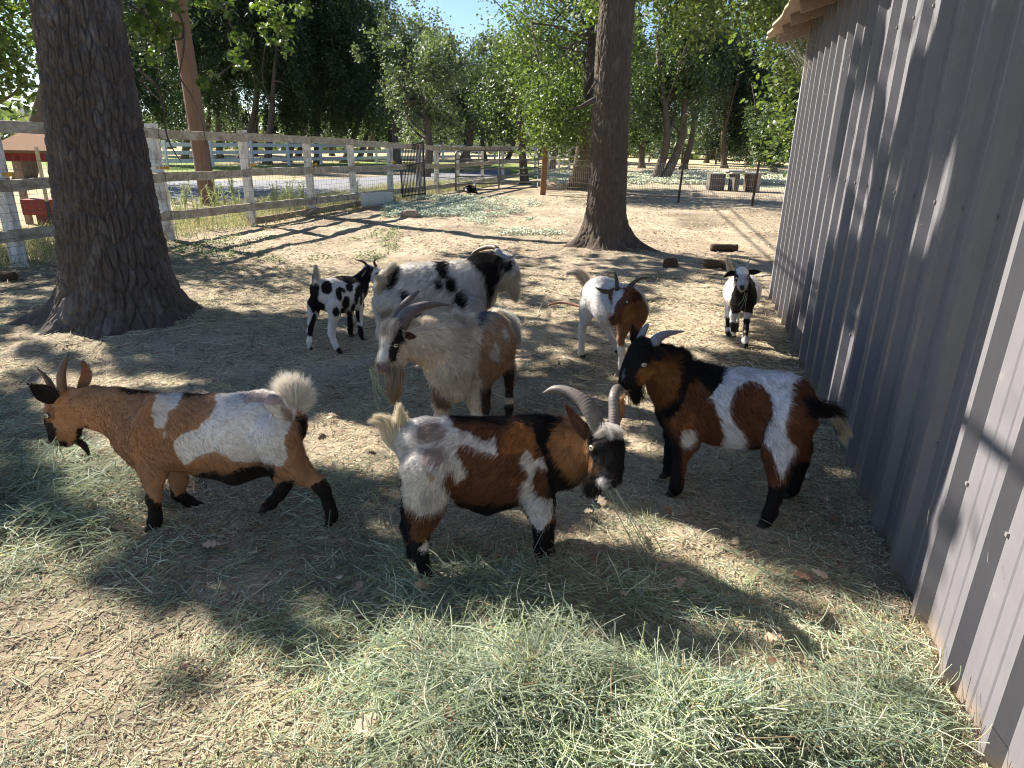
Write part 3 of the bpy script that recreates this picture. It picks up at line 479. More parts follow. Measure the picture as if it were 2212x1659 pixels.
# ------------------------------------------------------------------ barn
barn = empty('barn', (WX(7.3), 7.3, 0), 'grey corrugated metal barn wall with overhanging eave at the right', 'barn')
t = NT('painted_steel'); v = t.coord(); n1 = t.noise(2.2, v, 5); n2 = t.noise(60, t.coord((1, 1, .12)), 4); n3 = t.noise(9, v, 6, .7)
cc = t.mix(n1, (.128, .121, .127), (.18, .171, .178)); cc = t.mix(.1, cc, t.ramp(n2, [(.3, grey(.3)), (.7, grey(.7))]), 'OVERLAY'); cc = t.mix(t.ramp(n3, [(.62, (0, 0, 0)), (.72, grey(.35))]), cc, (.26, .23, .20)); t.l(t.ramp(n3, [(.3, grey(.38)), (.7, grey(.6))]), t.b.inputs['Roughness']); t.bump(n2, .03, .002)
sep = t.n('ShaderNodeSeparateXYZ'); t.l(v, sep.inputs[0]); ad = t.n('ShaderNodeMath', operation='MULTIPLY_ADD', i_1=.16, i_2=0.0); t.l(n3, ad.inputs[0]); lt = t.n('ShaderNodeMath', operation='SUBTRACT'); t.l(ad.outputs[0], lt.inputs[0]); t.l(sep.outputs[2], lt.inputs[1]); cc = t.mix(t.ramp(lt.outputs[0], [(.0, (0, 0, 0)), (.07, grey(.75))]), cc, (.24, .19, .14))
M_wall = t.fin(cc, .45, .5); t.l(t.ramp(n3, [(.3, grey(.38)), (.7, grey(.62))]), t.b.inputs['Roughness'])
w0 = np.array([WX(7.3), 7.3, 0.0])                                     # far corner; the wall runs toward the camera and past it
def wp_(s, o, z): return w0 - Wt * s + Wn * o + np.array([0, 0, z])
prof = []; s = .02
while s < 9.4:
    prof += [(s, 0), (s + .012, .0), (s + .030, .040), (s + .066, .040), (s + .086, 0), (s + .150, 0), (s + .156, .004), (s + .170, .004), (s + .176, 0), (s + .225, 0), (s + .231, .004), (s + .245, .004), (s + .251, 0)]; s += .3048
prof = np.array(prof); zl = np.array([-.03, .12, .3, .55, .8, 1.1, 1.4, 1.7, 2.0, 2.36, 2.72]); V = []
for z in zl: V.append(np.stack([wp_(a, o + .0015 * math.sin(a * 9 + z * 2) + .004 * float(vnoise(np.array([a * 2.2]), np.array([z * 2.0]), s=66)[0]), z) for a, o in prof]))
V = np.array(V); V[0, :, 2] += .018 * vnoise(prof[:, 0] * .8, prof[:, 0] * 0, s=6); m = len(prof); i, j = np.meshgrid(np.arange(len(zl) - 1), np.arange(m - 1), indexing='ij')
F = np.stack([i * m + j, i * m + j + 1, (i + 1) * m + j + 1, (i + 1) * m + j], -1).reshape(-1, 4); mesh('wall', V.reshape(-1, 3), F, M_wall, barn, False)
mb = MB(); mb.box(w0 + Wt * .012 + Wn * .0 + (0, 0, 1.36), (.05, .06, 2.72), Wt); mb.build('corner_trim', m_plain('trim_steel', (.50, .50, .52), .4, .5, var=.1), barn)
mb = MB(); bw = w0 - Wn * 3.0; mb.box(bw + Wt * .0 + (0, 0, 1.6), (.04, 5.9, 3.2), Wt); mb.build('end_wall', M_wall, barn)
M_board = m_plain('weathered_board', (.46, .36, .26), .9, .1, var=.3, scale=20, bump=.8, bd=.01, stretch=(1, 1, 3)); M_board2 = m_plain('old_rafter', (.30, .23, .17), .9, .1, scale=30, bump=.5)
# roof deck: rises away from the pen; ragged far edge
slope = .30; RV = []; ns, no = 60, 14
for a in range(ns + 1):
    row = []
    for b in range(no + 1):
        o = .40 - b * (6.5 / no) if b else .40; s_ = -.42 + a * (10.2 / ns)
        rag = .05 * vnoise(np.array([o * 30.0]), np.array([a * 1.0]), s=9)[0] if a == 0 else 0; rg2 = .02 * vnoise(np.array([s_ * 18.0]), np.array([2.0]), s=10)[0] if b == 0 else 0
        row.append(wp_(s_ + rag, o + rg2, 2.60 + (.40 - o) * slope))
    RV.append(row)
RV = np.array(RV); low_, up_ = RV.reshape(-1, 3), (RV + np.array([0, 0, .022])).reshape(-1, 3); k_ = no + 1; i, j = np.meshgrid(np.arange(ns), np.arange(no), indexing='ij'); q = np.stack([i * k_ + j, i * k_ + j + 1, (i + 1) * k_ + j + 1, (i + 1) * k_ + j], -1).reshape(-1, 4); o = len(low_)
rim = [(a * k_, (a + 1) * k_, o + (a + 1) * k_, o + a * k_) for a in range(ns)] + [(b, o + b, o + b + 1, b + 1) for b in range(no)]
mesh('roof_deck', np.vstack([low_, up_]), [q, q[:, ::-1] + o, np.array(rim)], M_board, barn, False)
for a in range(-1, 16): s_ = -.30 + (a + 1) * .6; mb = MB(); mb.beam(wp_(s_, .30, 2.60 + .10 * slope - .05), wp_(s_, -.2, 2.60 + .6 * slope - .05), .038, .09); mb.build('rafter', M_board2, barn)
up2 = RV.copy(); up2[..., 2] += .03; mb = MB(); mb.add(up2.reshape(-1, 3) + Wn * 0, q); mb.build('roof_sheet', M_wall, barn)
M_screw = m_plain('screw', (.2, .19, .18), .4, .5, bump=0)
for pz in (.55, 1.35, 2.15):
    for a in range(26): mb = MB(); mb.box(wp_(.11 + a * .3048, .003, pz), (.012, .008, .012), Wt); mb.build('screw', M_screw, barn)
# cobweb strands and caught leaves under the eave
Q = []
for _ in range(150):
    a = wp_(rng.uniform(-.1, .55), rng.uniform(.02, .36), 2.58 + rng.uniform(-.05, .03)); b = wp_(rng.uniform(0, .8), .035, 2.58 - rng.uniform(.02, .5)) if rng.random() < .6 else a + rng.normal(0, .09, 3); c_ = (a + b) / 2 + (rng.normal(0, .02), rng.normal(0, .02), -rng.uniform(0, .06)); Q.append(resample([a, c_, b], 6))
for _ in range(100):
    s_, z_ = rng.uniform(.1, 6.6), rng.uniform(.3, 2.4); a = wp_(s_, .037, z_); d = rng.normal(0, .035, 3); d = d - Wn * (d @ Wn); Q.append(resample([a, a + d * .6 + Wn * .006 + rng.normal(0, .006, 3), a + d], 6))
tag(hair('cobweb', np.array(Q), np.full(len(Q), .0004), np.tile((.42, .38, .32), (len(Q), 1)), M_straw, None, False), 'dusty cobwebs hanging under the barn eave', 'cobweb')
# ------------------------------------------------------------------ fences
t = NT('weathered_white_wood'); v = t.coord((1, 1, 1)); n1 = t.noise(6, v, 6, .7); n2 = t.noise(40, t.coord((.3, .3, 1)), 6, .7); cc = t.mix(t.ramp(n1, [(.35, (0, 0, 0)), (.62, (1, 1, 1))]), (.24, .205, .155), (.46, .43, .37)); cc = t.mix(t.ramp(n2, [(.36, grey(.75)), (.46, (0, 0, 0))]), cc, (.17, .13, .09)); t.bump(n2, .7, .006); M_rail = t.fin(cc, .9, .1)
t = NT('flaking_white_post'); v = t.coord((1, 1, .4)); n1 = t.noise(9, v, 6, .7); cc = t.mix(t.ramp(n1, [(.38, (0, 0, 0)), (.52, (1, 1, 1))]), (.36, .32, .26), (.66, .66, .66)); t.bump(n1, .5, .006); M_post = t.fin(cc, .85, .15)
M_wire = m_plain('galvanised_wire', (.16, .15, .15), .5, .5, .6, bump=0); M_rust = m_plain('rusty_steel', (.12, .07, .05), .8, .3, .3); M_steel = m_plain('dull_tube_steel', (.13, .125, .125), .45, .5, .5, var=.2); M_gate = m_plain('dark_bar_steel', (.035, .03, .03), .5, .4, .3)
def y_at_px(px, z=.9):
    lo_, hi_ = 4.0, 90.0
    for _ in range(50):
        m_ = (lo_ + hi_) / 2
        if proj((fence_x(m_), m_, z))[0] < px: lo_ = m_
        else: hi_ = m_
    return (lo_ + hi_) / 2
fn = empty('wooden_fence', (fence_x(10), 10, 0), 'weathered white post and rail fence with wire mesh along the left of the pen', 'fence')
FT = np.array([.289, 1, 0]) / np.hypot(.289, 1); FNn = np.array([FT[1], -FT[0], 0])     # FNn points into the pen
posts = [5.9, y_at_px(16)] + [9.2] + [y_at_px(p) for p in (355, 541, 676, 768, 846, 908, 948, 992)]; yy = posts[-1]
while yy < 62: yy += 2.45; posts.append(yy)
hpost = lambda y: np.interp(y, [8, 10.4, 17.5, 23, 60], [1.80, 1.72, 1.42, 1.28, 1.2])
for y in posts:
    x = fence_x(y); h = hpost(y) + random.uniform(-.02, .03); mb = MB(); ln = np.array([random.uniform(-.02, .02), random.uniform(-.015, .015), 0]) * (2 if y < 20 else 1); wd = .135 if y < 24 else .11; mb.beam(np.array([x, y, -.2]) - FNn * .075, np.array([x, y, h]) - FNn * .075 + ln, wd, wd, (0, 1, 0), 6, .006); mb.build('post', M_post, fn)
def rail_z(pts): 
    px = [p[0] for p in pts]; ys = [y_at_px(p) for p in px]; zs = [P(p[0], p[1], y)[2] for p, y in zip(pts, ys)]; return lambda y: np.interp(y, ys, zs)
rz = [rail_z([(0, 270), (345, 288), (541, 296), (676, 303), (846, 313), (985, 322)]), rail_z([(0, 402), (345, 382), (541, 373), (676, 369), (846, 362), (985, 358)]), rail_z([(0, 508), (345, 466), (541, 446), (676, 432), (846, 415), (985, 399)])]
ends = [5.9, 7.8, 9.2] + posts[3:]; ends = sorted(set(ends))
for ri, f_ in enumerate(rz):
    for a, b in zip(ends[:-1], ends[1:]):
        if b > 40 and ri == 2: continue
        mb = MB(); jz = random.uniform(-.012, .012); mb.beam((fence_x(a) + .01 * (ends.index(a) % 2), a + .004, f_(a) + jz), (fence_x(b) + .01 * (ends.index(a) % 2), b - .004, f_(b) + jz), .04, .135, (0, 0, 1), 8, .005); mb.build('rail', M_rail, fn)
a, b = posts[4], posts[5]; 
for k_ in range(4, 7): a, b = posts[k_], posts[k_ + 1]; mb = MB(); mb.beam((fence_x(a) + .03, a + .01, .08), (fence_x(b) + .03, b - .01, .09), .04, .12, nseg=6, wob=.005); mb.build('ground_board', M_board2, fn)
mb = MB(); 
for z in np.arange(.05, 1.35, .1): mb.tube([(fence_x(6) + .06, 6, z), (fence_x(24) + .06, 24, z * .85)], .0019, 4, False)
for y in np.arange(6, 24, .1): mb.tube([(fence_x(y) + .062, y, .02), (fence_x(y) + .062, y, 1.3)], .0019, 4, False)
mb.build('wire_mesh', M_wire, fn)
# yellow insulators
for y in posts[1:8]:
    mb = MB(); z_ = float(rz[1](y)) + .13; mb.box((fence_x(y) + .0, y, z_), (.16, .035, .03), (.9, .3, 0)); mb.box((fence_x(y) + .07, y + .02, z_), (.04, .06, .05), (.9, .3, 0)); mb.build('insulator', m_plain('yellow_plastic', (.55, .30, .03), .5, .4, bump=0), fn)
# steel T post by the big oak
tp = MB(); a, b = G(115, 505), P(78, 318, G(115, 505)[1] + .1); tp.beam(a - (0, 0, .2), a * .62 + b * .38, .04, .035, (0, 1, 0)); 
tpo = empty('fence_stake', a, 'dark steel stake with cream painted top leaning beside the big oak', 'stake'); tp.build('stake', M_gate, tpo)
tp = MB(); q_ = a * .60 + b * .40; q_ = a + (b - a) * .38; tp.beam(q_, b, .042, .037, (0, 1, 0)); 
tp.build('painted_top', m_plain('cream_paint', (.55, .47, .28), .6), tpo)
# far white three-rail fence beyond the road
wf = empty('white_fence', G(519, 360), 'clean white three-rail fence on the far side of the road', 'fence'); A_, B_ = G(250, 366), G(985, 347); M_vinyl = m_plain('white_vinyl', (.74, .75, .78), .5, .4, var=.05, bump=0)
dW = (B_ - A_); LW_ = np.linalg.norm(dW); dW /= LW_; np_ = int(LW_ / 2.6); 
for k_ in range(np_ + 12): c_ = A_ + dW * 2.6 * k_; mb = MB(); mb.box(c_ + (0, 0, .62), (.14, .14, 1.28)); mb.box(c_ + (0, 0, 1.27), (.17, .17, .04)); mb.build('post', M_vinyl, wf)
for z in (.32, .72, 1.1): mb = MB(); mb.beam(A_ + (0, 0, z), A_ + dW * 2.6 * (np_ + 11) + (0, 0, z), .045, .19); mb.build('rail', M_vinyl, wf)
# dark rail fence beyond the far paddock
df = empty('rail_fence', G(1560, 352), 'dark three-rail fence crossing behind the far paddock', 'fence'); A_, B_ = G(1335, 348), G(1760, 362); dD = B_ - A_; LD = np.linalg.norm(dD); dD /= LD; M_dark = m_plain('dark_fence_wood', (.09, .075, .065), .9)
for k_ in range(int(LD / 3) + 1): c_ = A_ + dD * 3 * k_; mb = MB(); mb.box(c_ + (0, 0, .6), (.13, .13, 1.35)); mb.build('post', M_dark if k_ % 4 else M_vinyl, df)
for z in (.35, .78, 1.2): mb = MB(); mb.beam(A_ + (0, 0, z), B_ + (0, 0, z), .05, .1); mb.build('rail', M_dark, df)
# wire fence on steel posts at the back right
wv = empty('wire_fence', G(1465, 437), 'thin wire mesh fence on rusty steel posts across the back right', 'fence'); line = [G(1178, 416), G(1330, 424), G(1465, 437), G(1624, 444), G(1745, 452)]
for b_, t_ in (((1465, 437), (1477, 345)), ((1624, 444), (1641, 345))): a = G(*b_); b = P(*t_, a[1]); mb = MB(); mb.beam(a - (0, 0, .1), b, .05, .05, (0, 1, 0)); mb.build('post', M_rust, wv)
mb = MB()
for z in (.05, .2, .35, .5, .68, .86, 1.02): mb.tube(np.array(line) + (0, 0, z), .0045, 4, False)
L_ = resample(line, 150)
for c_ in L_: mb.tube([c_ + (0, 0, .02), c_ + (0, 0, 1.02)], .0035, 4, False)
mb.build('wire_mesh', m_plain('pale_wire', (.35, .33, .30), .5, .5, .4, bump=0), wv)
# tubular gate
A_, B_ = G(985, 416), G(1161, 408); A_[2] = B_[2] = .05; gt = empty('tubular_gate', A_, 'grey tubular steel farm gate with rounded top corners, between fence and brown post', 'gate'); dg = B_ - A_; H_ = P(1000, 325, A_[1])[2] - .05
mb = MB(); r_ = .16; fr = [A_, A_ + (0, 0, H_ - r_), A_ + (0, 0, H_ - r_ * .3) + dg * .012, A_ + (0, 0, H_) + dg * .05, A_ + (0, 0, H_) + dg * .5, A_ + (0, 0, H_) + dg * .95, A_ + dg * .988 + (0, 0, H_ - r_ * .3), A_ + dg + (0, 0, H_ - r_), A_ + dg, A_ + dg * .5, A_]; mb.tube(fr, .026, 8); mb.build('gate_frame', M_steel, gt, True)
for u in (.17, .36, .55, .78): mb = MB(); mb.tube([A_ + (0, 0, H_ * u), A_ + dg * .5 + (0, 0, H_ * u - .02), B_ + (0, 0, H_ * u)], .021, 8); mb.build('gate_bar', M_steel, gt, True)
mb = MB(); mb.tube([A_ + dg * .5, A_ + dg * .5 + (0, 0, H_)], .024, 8); mb.build('gate_brace', M_steel, gt, True)
a = G(1172, 420); hb = P(1178, 318, a[1])[2]; mb = MB(); mb.beam(a - (0, 0, .2), a + (.05, 0, hb), .17, .17, (0, 1, 0), 6, .008); tag(mb.build('gate_post', m_plain('brown_post_wood', (.22, .12, .07), .9, .1, scale=25)), 'square brown wooden post at the right end of the tubular gate', 'post')
# barred steel panel leaning on the fence
pa = [P(861.6, 321, 18.9), P(913.6, 307, 19.6), P(918.6, 421, 19.3), P(870.6, 427, 18.4)]; pn = empty('barred_panel', pa[3], 'black barred steel panel leaning against the wooden fence', 'panel')
for k_ in range(17): u = k_ / 16; mb = MB(); mb.tube([pa[0] * (1 - u) + pa[1] * u, pa[3] * (1 - u) + pa[2] * u], .011 if 0 < k_ < 16 else .024, 6); mb.build('bar', M_gate, pn)
for w_ in (0, .38, .97): mb = MB(); mb.tube([pa[0] * (1 - w_) + pa[3] * w_ - (0, .03, 0), pa[1] * (1 - w_) + pa[2] * w_ - (0, .03, 0)], .018, 6); mb.build('cross_bar', M_gate, pn)
q0, q1 = P(780, 432, 15.9), P(848, 428, 17.3); mb = MB(); mb.beam(q0, q1, .02, .30, nseg=3); [mb.beam(q0 + (.03, -.03, z), q1 + (.03, -.03, z), .02, .03) for z in (-.1, 0, .1)]; tag(mb.build('metal_sheet', m_plain('pale_sheet', (.50, .50, .50), .5, .4)), 'pale ribbed sheet fixed low on the wooden fence left of the barred panel', 'sheet')
# utility pole and wires
pl = empty('utility_pole', G(452, 441), 'tall reddish brown wooden utility pole behind the fence', 'pole'); b0 = G(452, 441); dv = np.array([-.02, 0, 1.0]); mb = MB(); kk = 40; pts = np.array([b0 + (0, 0, -.2) + dv * s_ for s_ in np.linspace(0, 10.5, kk)]); mb.tube(pts, np.linspace(.20, .145, kk), 20)
t = NT('pole_wood'); v = t.coord((1, 1, .12)); n = t.noise(14, v, 6, .7); t.bump(n, .5, .01); M_pole = t.fin(t.mix(n, (.12, .068, .048), (.26, .165, .125)), .85, .2); mb.build('shaft', M_pole, pl, True)
mb = MB(); mb.beam(b0 + dv * 9.6 + (-1.2, 0, 0), b0 + dv * 9.6 + (1.2, 0, 0), .1, .12); mb.build('cross_arm', M_pole, pl)
for k_, (p0, p1) in enumerate((((1067, 0), (1125, 58)), ((1098, 0), (1160, 60)))):
    a, b = P(*p0, 26), P(*p1, 60); d_ = (b - a); mb = MB(); mb.tube([a - d_ * .8, a, b, b + d_ * .5], .018, 5); tag(mb.build('power_line', M_gate), ['power cable crossing the sky gap, left of the two', 'power cable crossing the sky gap, right of the two'][k_], 'cable', 'power cables')
# roadside stand behind the fence at the left
st = empty('farm_stand', P(75, 560, 11.6) * (1, 1, 0), 'small red roadside stand with brown shingle roof behind the left end of the fence', 'stand'); Ys = 12.6
a, b = P(20, 300, Ys), P(160, 300, Ys); mb = MB(); zr = P(70, 292, Ys)[2]; ze = P(70, 325, Ys - .7)[2]
mb.add([(a[0], Ys + .5, zr + .1), (b[0], Ys + .5, zr + .1), (b[0], Ys - .7, ze), (a[0], Ys - .7, ze), (a[0], Ys + .5, zr + .05), (b[0], Ys + .5, zr + .05), (b[0], Ys - .7, ze - .05), (a[0], Ys - .7, ze - .05)], [(0, 3, 2, 1), (4, 5, 6, 7), (3, 7, 6, 2), (0, 4, 7, 3), (1, 2, 6, 5), (0, 1, 5, 4)]); mb.build('roof', m_plain('shingle', (.26, .15, .09), .9, .1, scale=25, bump=.9, bd=.02, stretch=(.4, 3, 3)), st)
M_red = m_plain('red_paint', (.20, .032, .03), .8, .2, var=.5, scale=6)
mb = MB(); zz = P(70, 338, Ys - .6)[2]; mb.beam((a[0] + .2, Ys - .6, zz), (b[0], Ys - .6, zz), .04, .17); mb.build('fascia', M_red, st); zz = P(70, 445, Ys - .6)[2]; mb = MB(); mb.beam((a[0] + .55, Ys - .6, zz), (b[0], Ys - .6, zz), .5, .26); mb.build('counter', m_plain('dull_red', (.22, .04, .03), .7), st)
mb = MB(); zz = P(90, 535, Ys - .6)[2]; mb.beam((a[0] + .7, Ys - .5, .2), (b[0], Ys - .5, .2), .5, .4); mb.build('base', m_plain('brick_red', (.16, .06, .045), .8), st)
for xx in (a[0] + .35, b[0] - .1): mb = MB(); mb.beam((xx, Ys - .45, 0), (xx, Ys - .45, ze + .05), .09, .09, (0, 1, 0)); mb.build('post', M_board2, st)
# wooden stand in the far paddock
ws = empty('goat_platform', G(1598, 416), 'rough wooden platform on board legs in the far paddock', 'platform'); o_ = G(1595, 412); sc = 1 / 60.
mb = MB(); mb.box(o_ + (.15, 0, .62), (1.15, .8, .05)); mb.box(o_ + (-.2, .15, .68), (.6, .5, .05), (1, .1, 0)); mb.build('top', m_plain('grey_plank', (.36, .33, .30), .9), ws)
for dx, cc in ((.55, (.42, .33, .25)), (.35, (.12, .08, .05)), (-.2, (.11, .09, .08))): mb = MB(); mb.box(o_ + (dx, 0, .3), (.17, .7, .6)); mb.build('leg', m_plain('plank', cc, .9), ws)
mb = MB(); mb.box(o_ + (-.75, .4, .28), (.55, .5, .56)); mb.build('side_box', m_plain('plank_dark', (.12, .10, .09), .9), ws)
# logs, stumps, stones, sticks
def rock(name, c, size, mat, label, cat, seed, group=None, rotz=0, k=18):
    V = []; sz = np.array(size); n_ = k
    for i in range(n_ + 1):
        for j in range(n_ * 2):
            ph = math.pi * i / n_; th = math.pi * j / n_; V.append((math.sin(ph) * math.cos(th), math.sin(ph) * math.sin(th), math.cos(ph)))
    V = np.array(V); V = np.sign(V) * np.abs(V) ** .75; V *= (1 + .16 * vnoise(*(V * 1.7).T, seed) + .06 * vnoise(*(V * 6).T, seed + 1))[:, None]; V = V * sz; c_, s_ = math.cos(rotz), math.sin(rotz); V = V @ np.array([[c_, s_, 0], [-s_, c_, 0], [0, 0, 1]]) + np.array(c)
    i, j = np.meshgrid(np.arange(n_), np.arange(2 * n_), indexing='ij'); j2 = (j + 1) % (2 * n_); F = np.stack([i * 2 * n_ + j, (i + 1) * 2 * n_ + j, (i + 1) * 2 * n_ + j2, i * 2 * n_ + j2], -1).reshape(-1, 4); o = mesh(name, V, F, mat); return tag(o, label, cat, group)
M_log = m_plain('rotten_wood', (.085, .06, .042), .95, .1, scale=20, bump=.8, bd=.01); M_stone = m_plain('tan_stone', (.36, .29, .22), .9, .1, scale=10, bump=.6)
def log(px, py, L, r, ang, label, mat=None): 
    c = G(px, py); d_ = np.array([math.cos(ang), math.sin(ang), 0]) * L / 2; mb = MB(); k = 14; pts = resample([c - d_, c + (0, .02, 0), c + d_], k) + (0, 0, r * .8); ring = 1 + .12 * vnoise(np.arange(k)[:, None] * .7 + np.zeros((1, 12)), np.arange(12)[None] * 1.3 + np.zeros((k, 1)), s=int(px)); mb.tube(pts, r, 12, True, ring); return tag(mb.build('log', mat or M_log, None, True), label, 'log', 'logs lying in the pen')
log(1564, 541, .42, .055, .05, 'short dark rotten log lying in the sun right of the second oak'); log(1552, 578, .40, .055, -.35, 'grey log chunk behind the small black and white goat')
rock('stump', G(1448, 574) + (0, 0, .02), (.10, .09, .09), M_log, 'low rounded wood stump on the shaded ground right of the second oak', 'stump', 4); rock('stone', G(885, 468) + (0, 0, .05), (.18, .12, .10), M_stone, 'pale rock in the green weeds near the fence', 'rock', 5); rock('stump', G(1195, 409) + (0, 0, .05), (.38, .3, .18), M_board2, 'sawn stump by the foot of the leaning oak', 'stump', 6)
for q, (px, py, s_) in enumerate(((1738, 455, .16), (1722, 452, .1), (1705, 455, .12), (1502, 424, .13), (1395, 554, .04), (18, 602, .09))): rock('stone', G(px, py) + (0, 0, s_ * .3), (s_, s_ * .8, s_ * .6), M_stone if q != 5 else M_log, ['largest stone at the back right beside the barn edge', 'small stone left of the big one at the back right', 'middle stone of the three beside the barn edge', 'pale stone by the wire fence', 'tiny stone near the roots of the second oak', 'dark clod at the left edge under the fence'][q], 'stone', 20 + q)
mb = MB(); mb.tube(resample([G(1185, 663) + (0, 0, .02), G(1215, 660) + (0, 0, .03), G(1262, 668) + (0, 0, .02)], 14), np.linspace(.012, .016, 14), 8); tag(mb.build('stick', m_plain('bare_stick', (.30, .16, .11), .8), None, True), 'smooth reddish stick on the ground behind the white goat', 'stick')
# ------------------------------------------------------------------ weeds and scrub
def tufts(name, pts, hgt_, nper, cols, rad, spread=.25, K=5, label=None):
    n = len(pts) * nper; b = np.repeat(pts, nper, 0) + np.c_[rng.normal(0, spread * .3, (n, 2)), np.zeros(n)]; h = np.repeat(hgt_, nper) * rng.uniform(.5, 1.1, n); d = np.c_[rng.normal(0, .35, (n, 2)), np.ones(n)]; d /= np.linalg.norm(d, axis=1)[:, None]; u = np.linspace(0, 1, K)[None, :, None]
    Q = b[:, None] + d[:, None] * h[:, None, None] * u + np.c_[rng.normal(0, .3, (n, 2)), -np.abs(rng.normal(0, .3, n))][:, None] * h[:, None, None] * u ** 2; return hair(name, Q, np.full(n, rad) if np.ndim(rad) == 0 else rad, cols(n), M_straw)
def weeds_pts(n, x0, x1, y0, y1): return G(rng.uniform(x0, x1, n), rng.uniform(y0, y1, n))
WG = [(.30, .34, .14, 3), (.45, .42, .20, 3), (.55, .46, .26, 3), (.18, .26, .09, 2)]
ys = rng.uniform(6.5, 26, 700); xs = fence_x(ys) - rng.uniform(.15, 2.2, 700) ** 1.1; pts = np.stack([xs, ys, 0 * xs], -1)
tag(tufts('dry_grass', pts, rng.uniform(.12, .38, 700), 38, lambda n: pick_cols(n, WG), .004, .9), kind='stuff')
sp = []; ln_ = []
for px, py, hh in ((385, 455, .9), (400, 430, .8), (430, 470, .9), (470, 440, .95), (492, 445, .8), (505, 410, 1.1), (520, 452, .7), (568, 445, .6), (595, 435, .75), (610, 430, .7), (625, 432, .8), (655, 430, .9), (640, 430, .6), (745, 425, .6), (770, 415, .7)):
    g = G(px, py + 22); 
    for _ in range(3): d_ = np.array([rng.normal(0, .15), rng.normal(0, .15), 1.0]) * hh * rng.uniform(.5, .9); sp.append((g, d_)); 
mb_V = []; Q = []; 
for g, d_ in sp:
    for _ in range(4): Q.append(g + np.linspace(0, 1, 6)[:, None] * d_ + rng.normal(0, .01, 3))
    for u in rng.uniform(.25, 1, 26): c_ = g + d_ * u; e_ = rng.normal(0, .07, 3); Q.append(c_ + np.linspace(0, 1, 6)[:, None] * e_)
Q = np.array(Q); tag(hair('tall_weeds', Q, np.full(len(Q), .006), pick_cols(len(Q), [(.30, .36, .14, 3), (.42, .44, .20, 2)]), M_straw), kind='stuff')
# pale silvery ground cover by the gate and across the far paddock
def cover(name, n, x0, x1, y0, y1, thr, size, seed, cols):
    g = G(rng.uniform(x0, x1, n), rng.uniform(y0, y1, n)); k = vnoise(g[:, 0] * .9, g[:, 1] * .6, s=seed) + .5 * vnoise(g[:, 0] * 3, g[:, 1] * 2, s=seed + 1) > thr; g = g[k]; per = 9; c = np.repeat(g, per, 0) + rng.normal(0, size * 1.6, (len(g) * per, 3)) * (1, 1, 0); c[:, 2] = gz(c[:, 0], c[:, 1], False) + rng.random(len(c)) * size * 1.8
    V, F, v_ = leaves(c, rng.uniform(.6, 1.3, len(c)) * size, up=1.0); cc = np.repeat(pick_cols(len(c), cols), 4, 0); return tag(mesh(name, V, F, M_litter, None, False, cc), kind='stuff')
SV = [(.62, .66, .52, 4), (.46, .54, .38, 3), (.70, .70, .52, 2)]
cover('ground_cover', 3600, 835, 1030, 424, 468, -.35, .045, 71, SV); cover('sparse_ground_cover', 2600, 1000, 1290, 424, 505, .25, .04, 73, SV); cover('field_ground_cover', 5200, 1300, 1760, 372, 398, -.3, .09, 75, [(.60, .64, .48, 4), (.68, .67, .48, 3)]); cover('creeping_weeds', 1500, 375, 860, 470, 560, .25, .03, 79, [(.30, .38, .16, 3), (.42, .44, .24, 2)]); cover('paddock_weeds', 2000, 1190, 1300, 372, 400, -.2, .06, 81, SV)
# fallen oak leaves near the camera
n = 130; x = rng.uniform(-1.8, 1.5, n); y = rng.uniform(.95, 4.5, n); k = (np.abs(x) < y * .85) & (x < WX(y) - .08); x, y = x[k], y[k]; c = np.stack([x, y, gz(x, y) + .03], -1); V, F, v_ = leaves(c, rng.uniform(.035, .075, len(x)), lobed=True, up=1.6); cc = np.repeat(pick_cols(len(x), [(.38, .27, .18, 3), (.46, .36, .25, 3), (.24, .14, .09, 1)]), 18, 0); tag(mesh('fallen_leaves', V, F, M_litter, None, False, cc), kind='stuff')
# wisps of hay the goats are eating
def wisp(label, pts, n, spread, mat_cols=HP): 
    g = np.array([P(*p) for p in pts]); Q = []
    for _ in range(n): r = rng.normal(0, spread, 3); Q.append(resample(g + r[None] * np.linspace(.2, 1.6, len(g))[:, None] + rng.normal(0, spread * .3, (len(g), 3)), 8))
    tag(hair('hay_wisp', np.array(Q), np.full(n, .0012), pick_cols(n, HP), M_straw, None, False), label, 'hay')
wisp('wisp of hay hanging from the mouth of the front centre goat', [(1303, 1040, 2.12), (1322, 1062, 2.10), (1345, 1090, 2.1), (1385, 1150, 2.15), (1420, 1210, 2.2)], 6, .02); wisp('thin stems in the mouth of the cream buck', [(800, 795, 3.05), (812, 825, 3.03), (818, 850, 3.03), (830, 870, 3.03)], 12, .018); wisp('stem hanging from the chin of the small black and white goat', [(1612, 632, 5.1), (1608, 648, 5.1), (1600, 663, 5.1)], 4, .012)
wisp('green stems below the mouth of the walking brown goat', [(118, 952, 2.42), (112, 975, 2.42), (102, 1000, 2.42)], 14, .015)
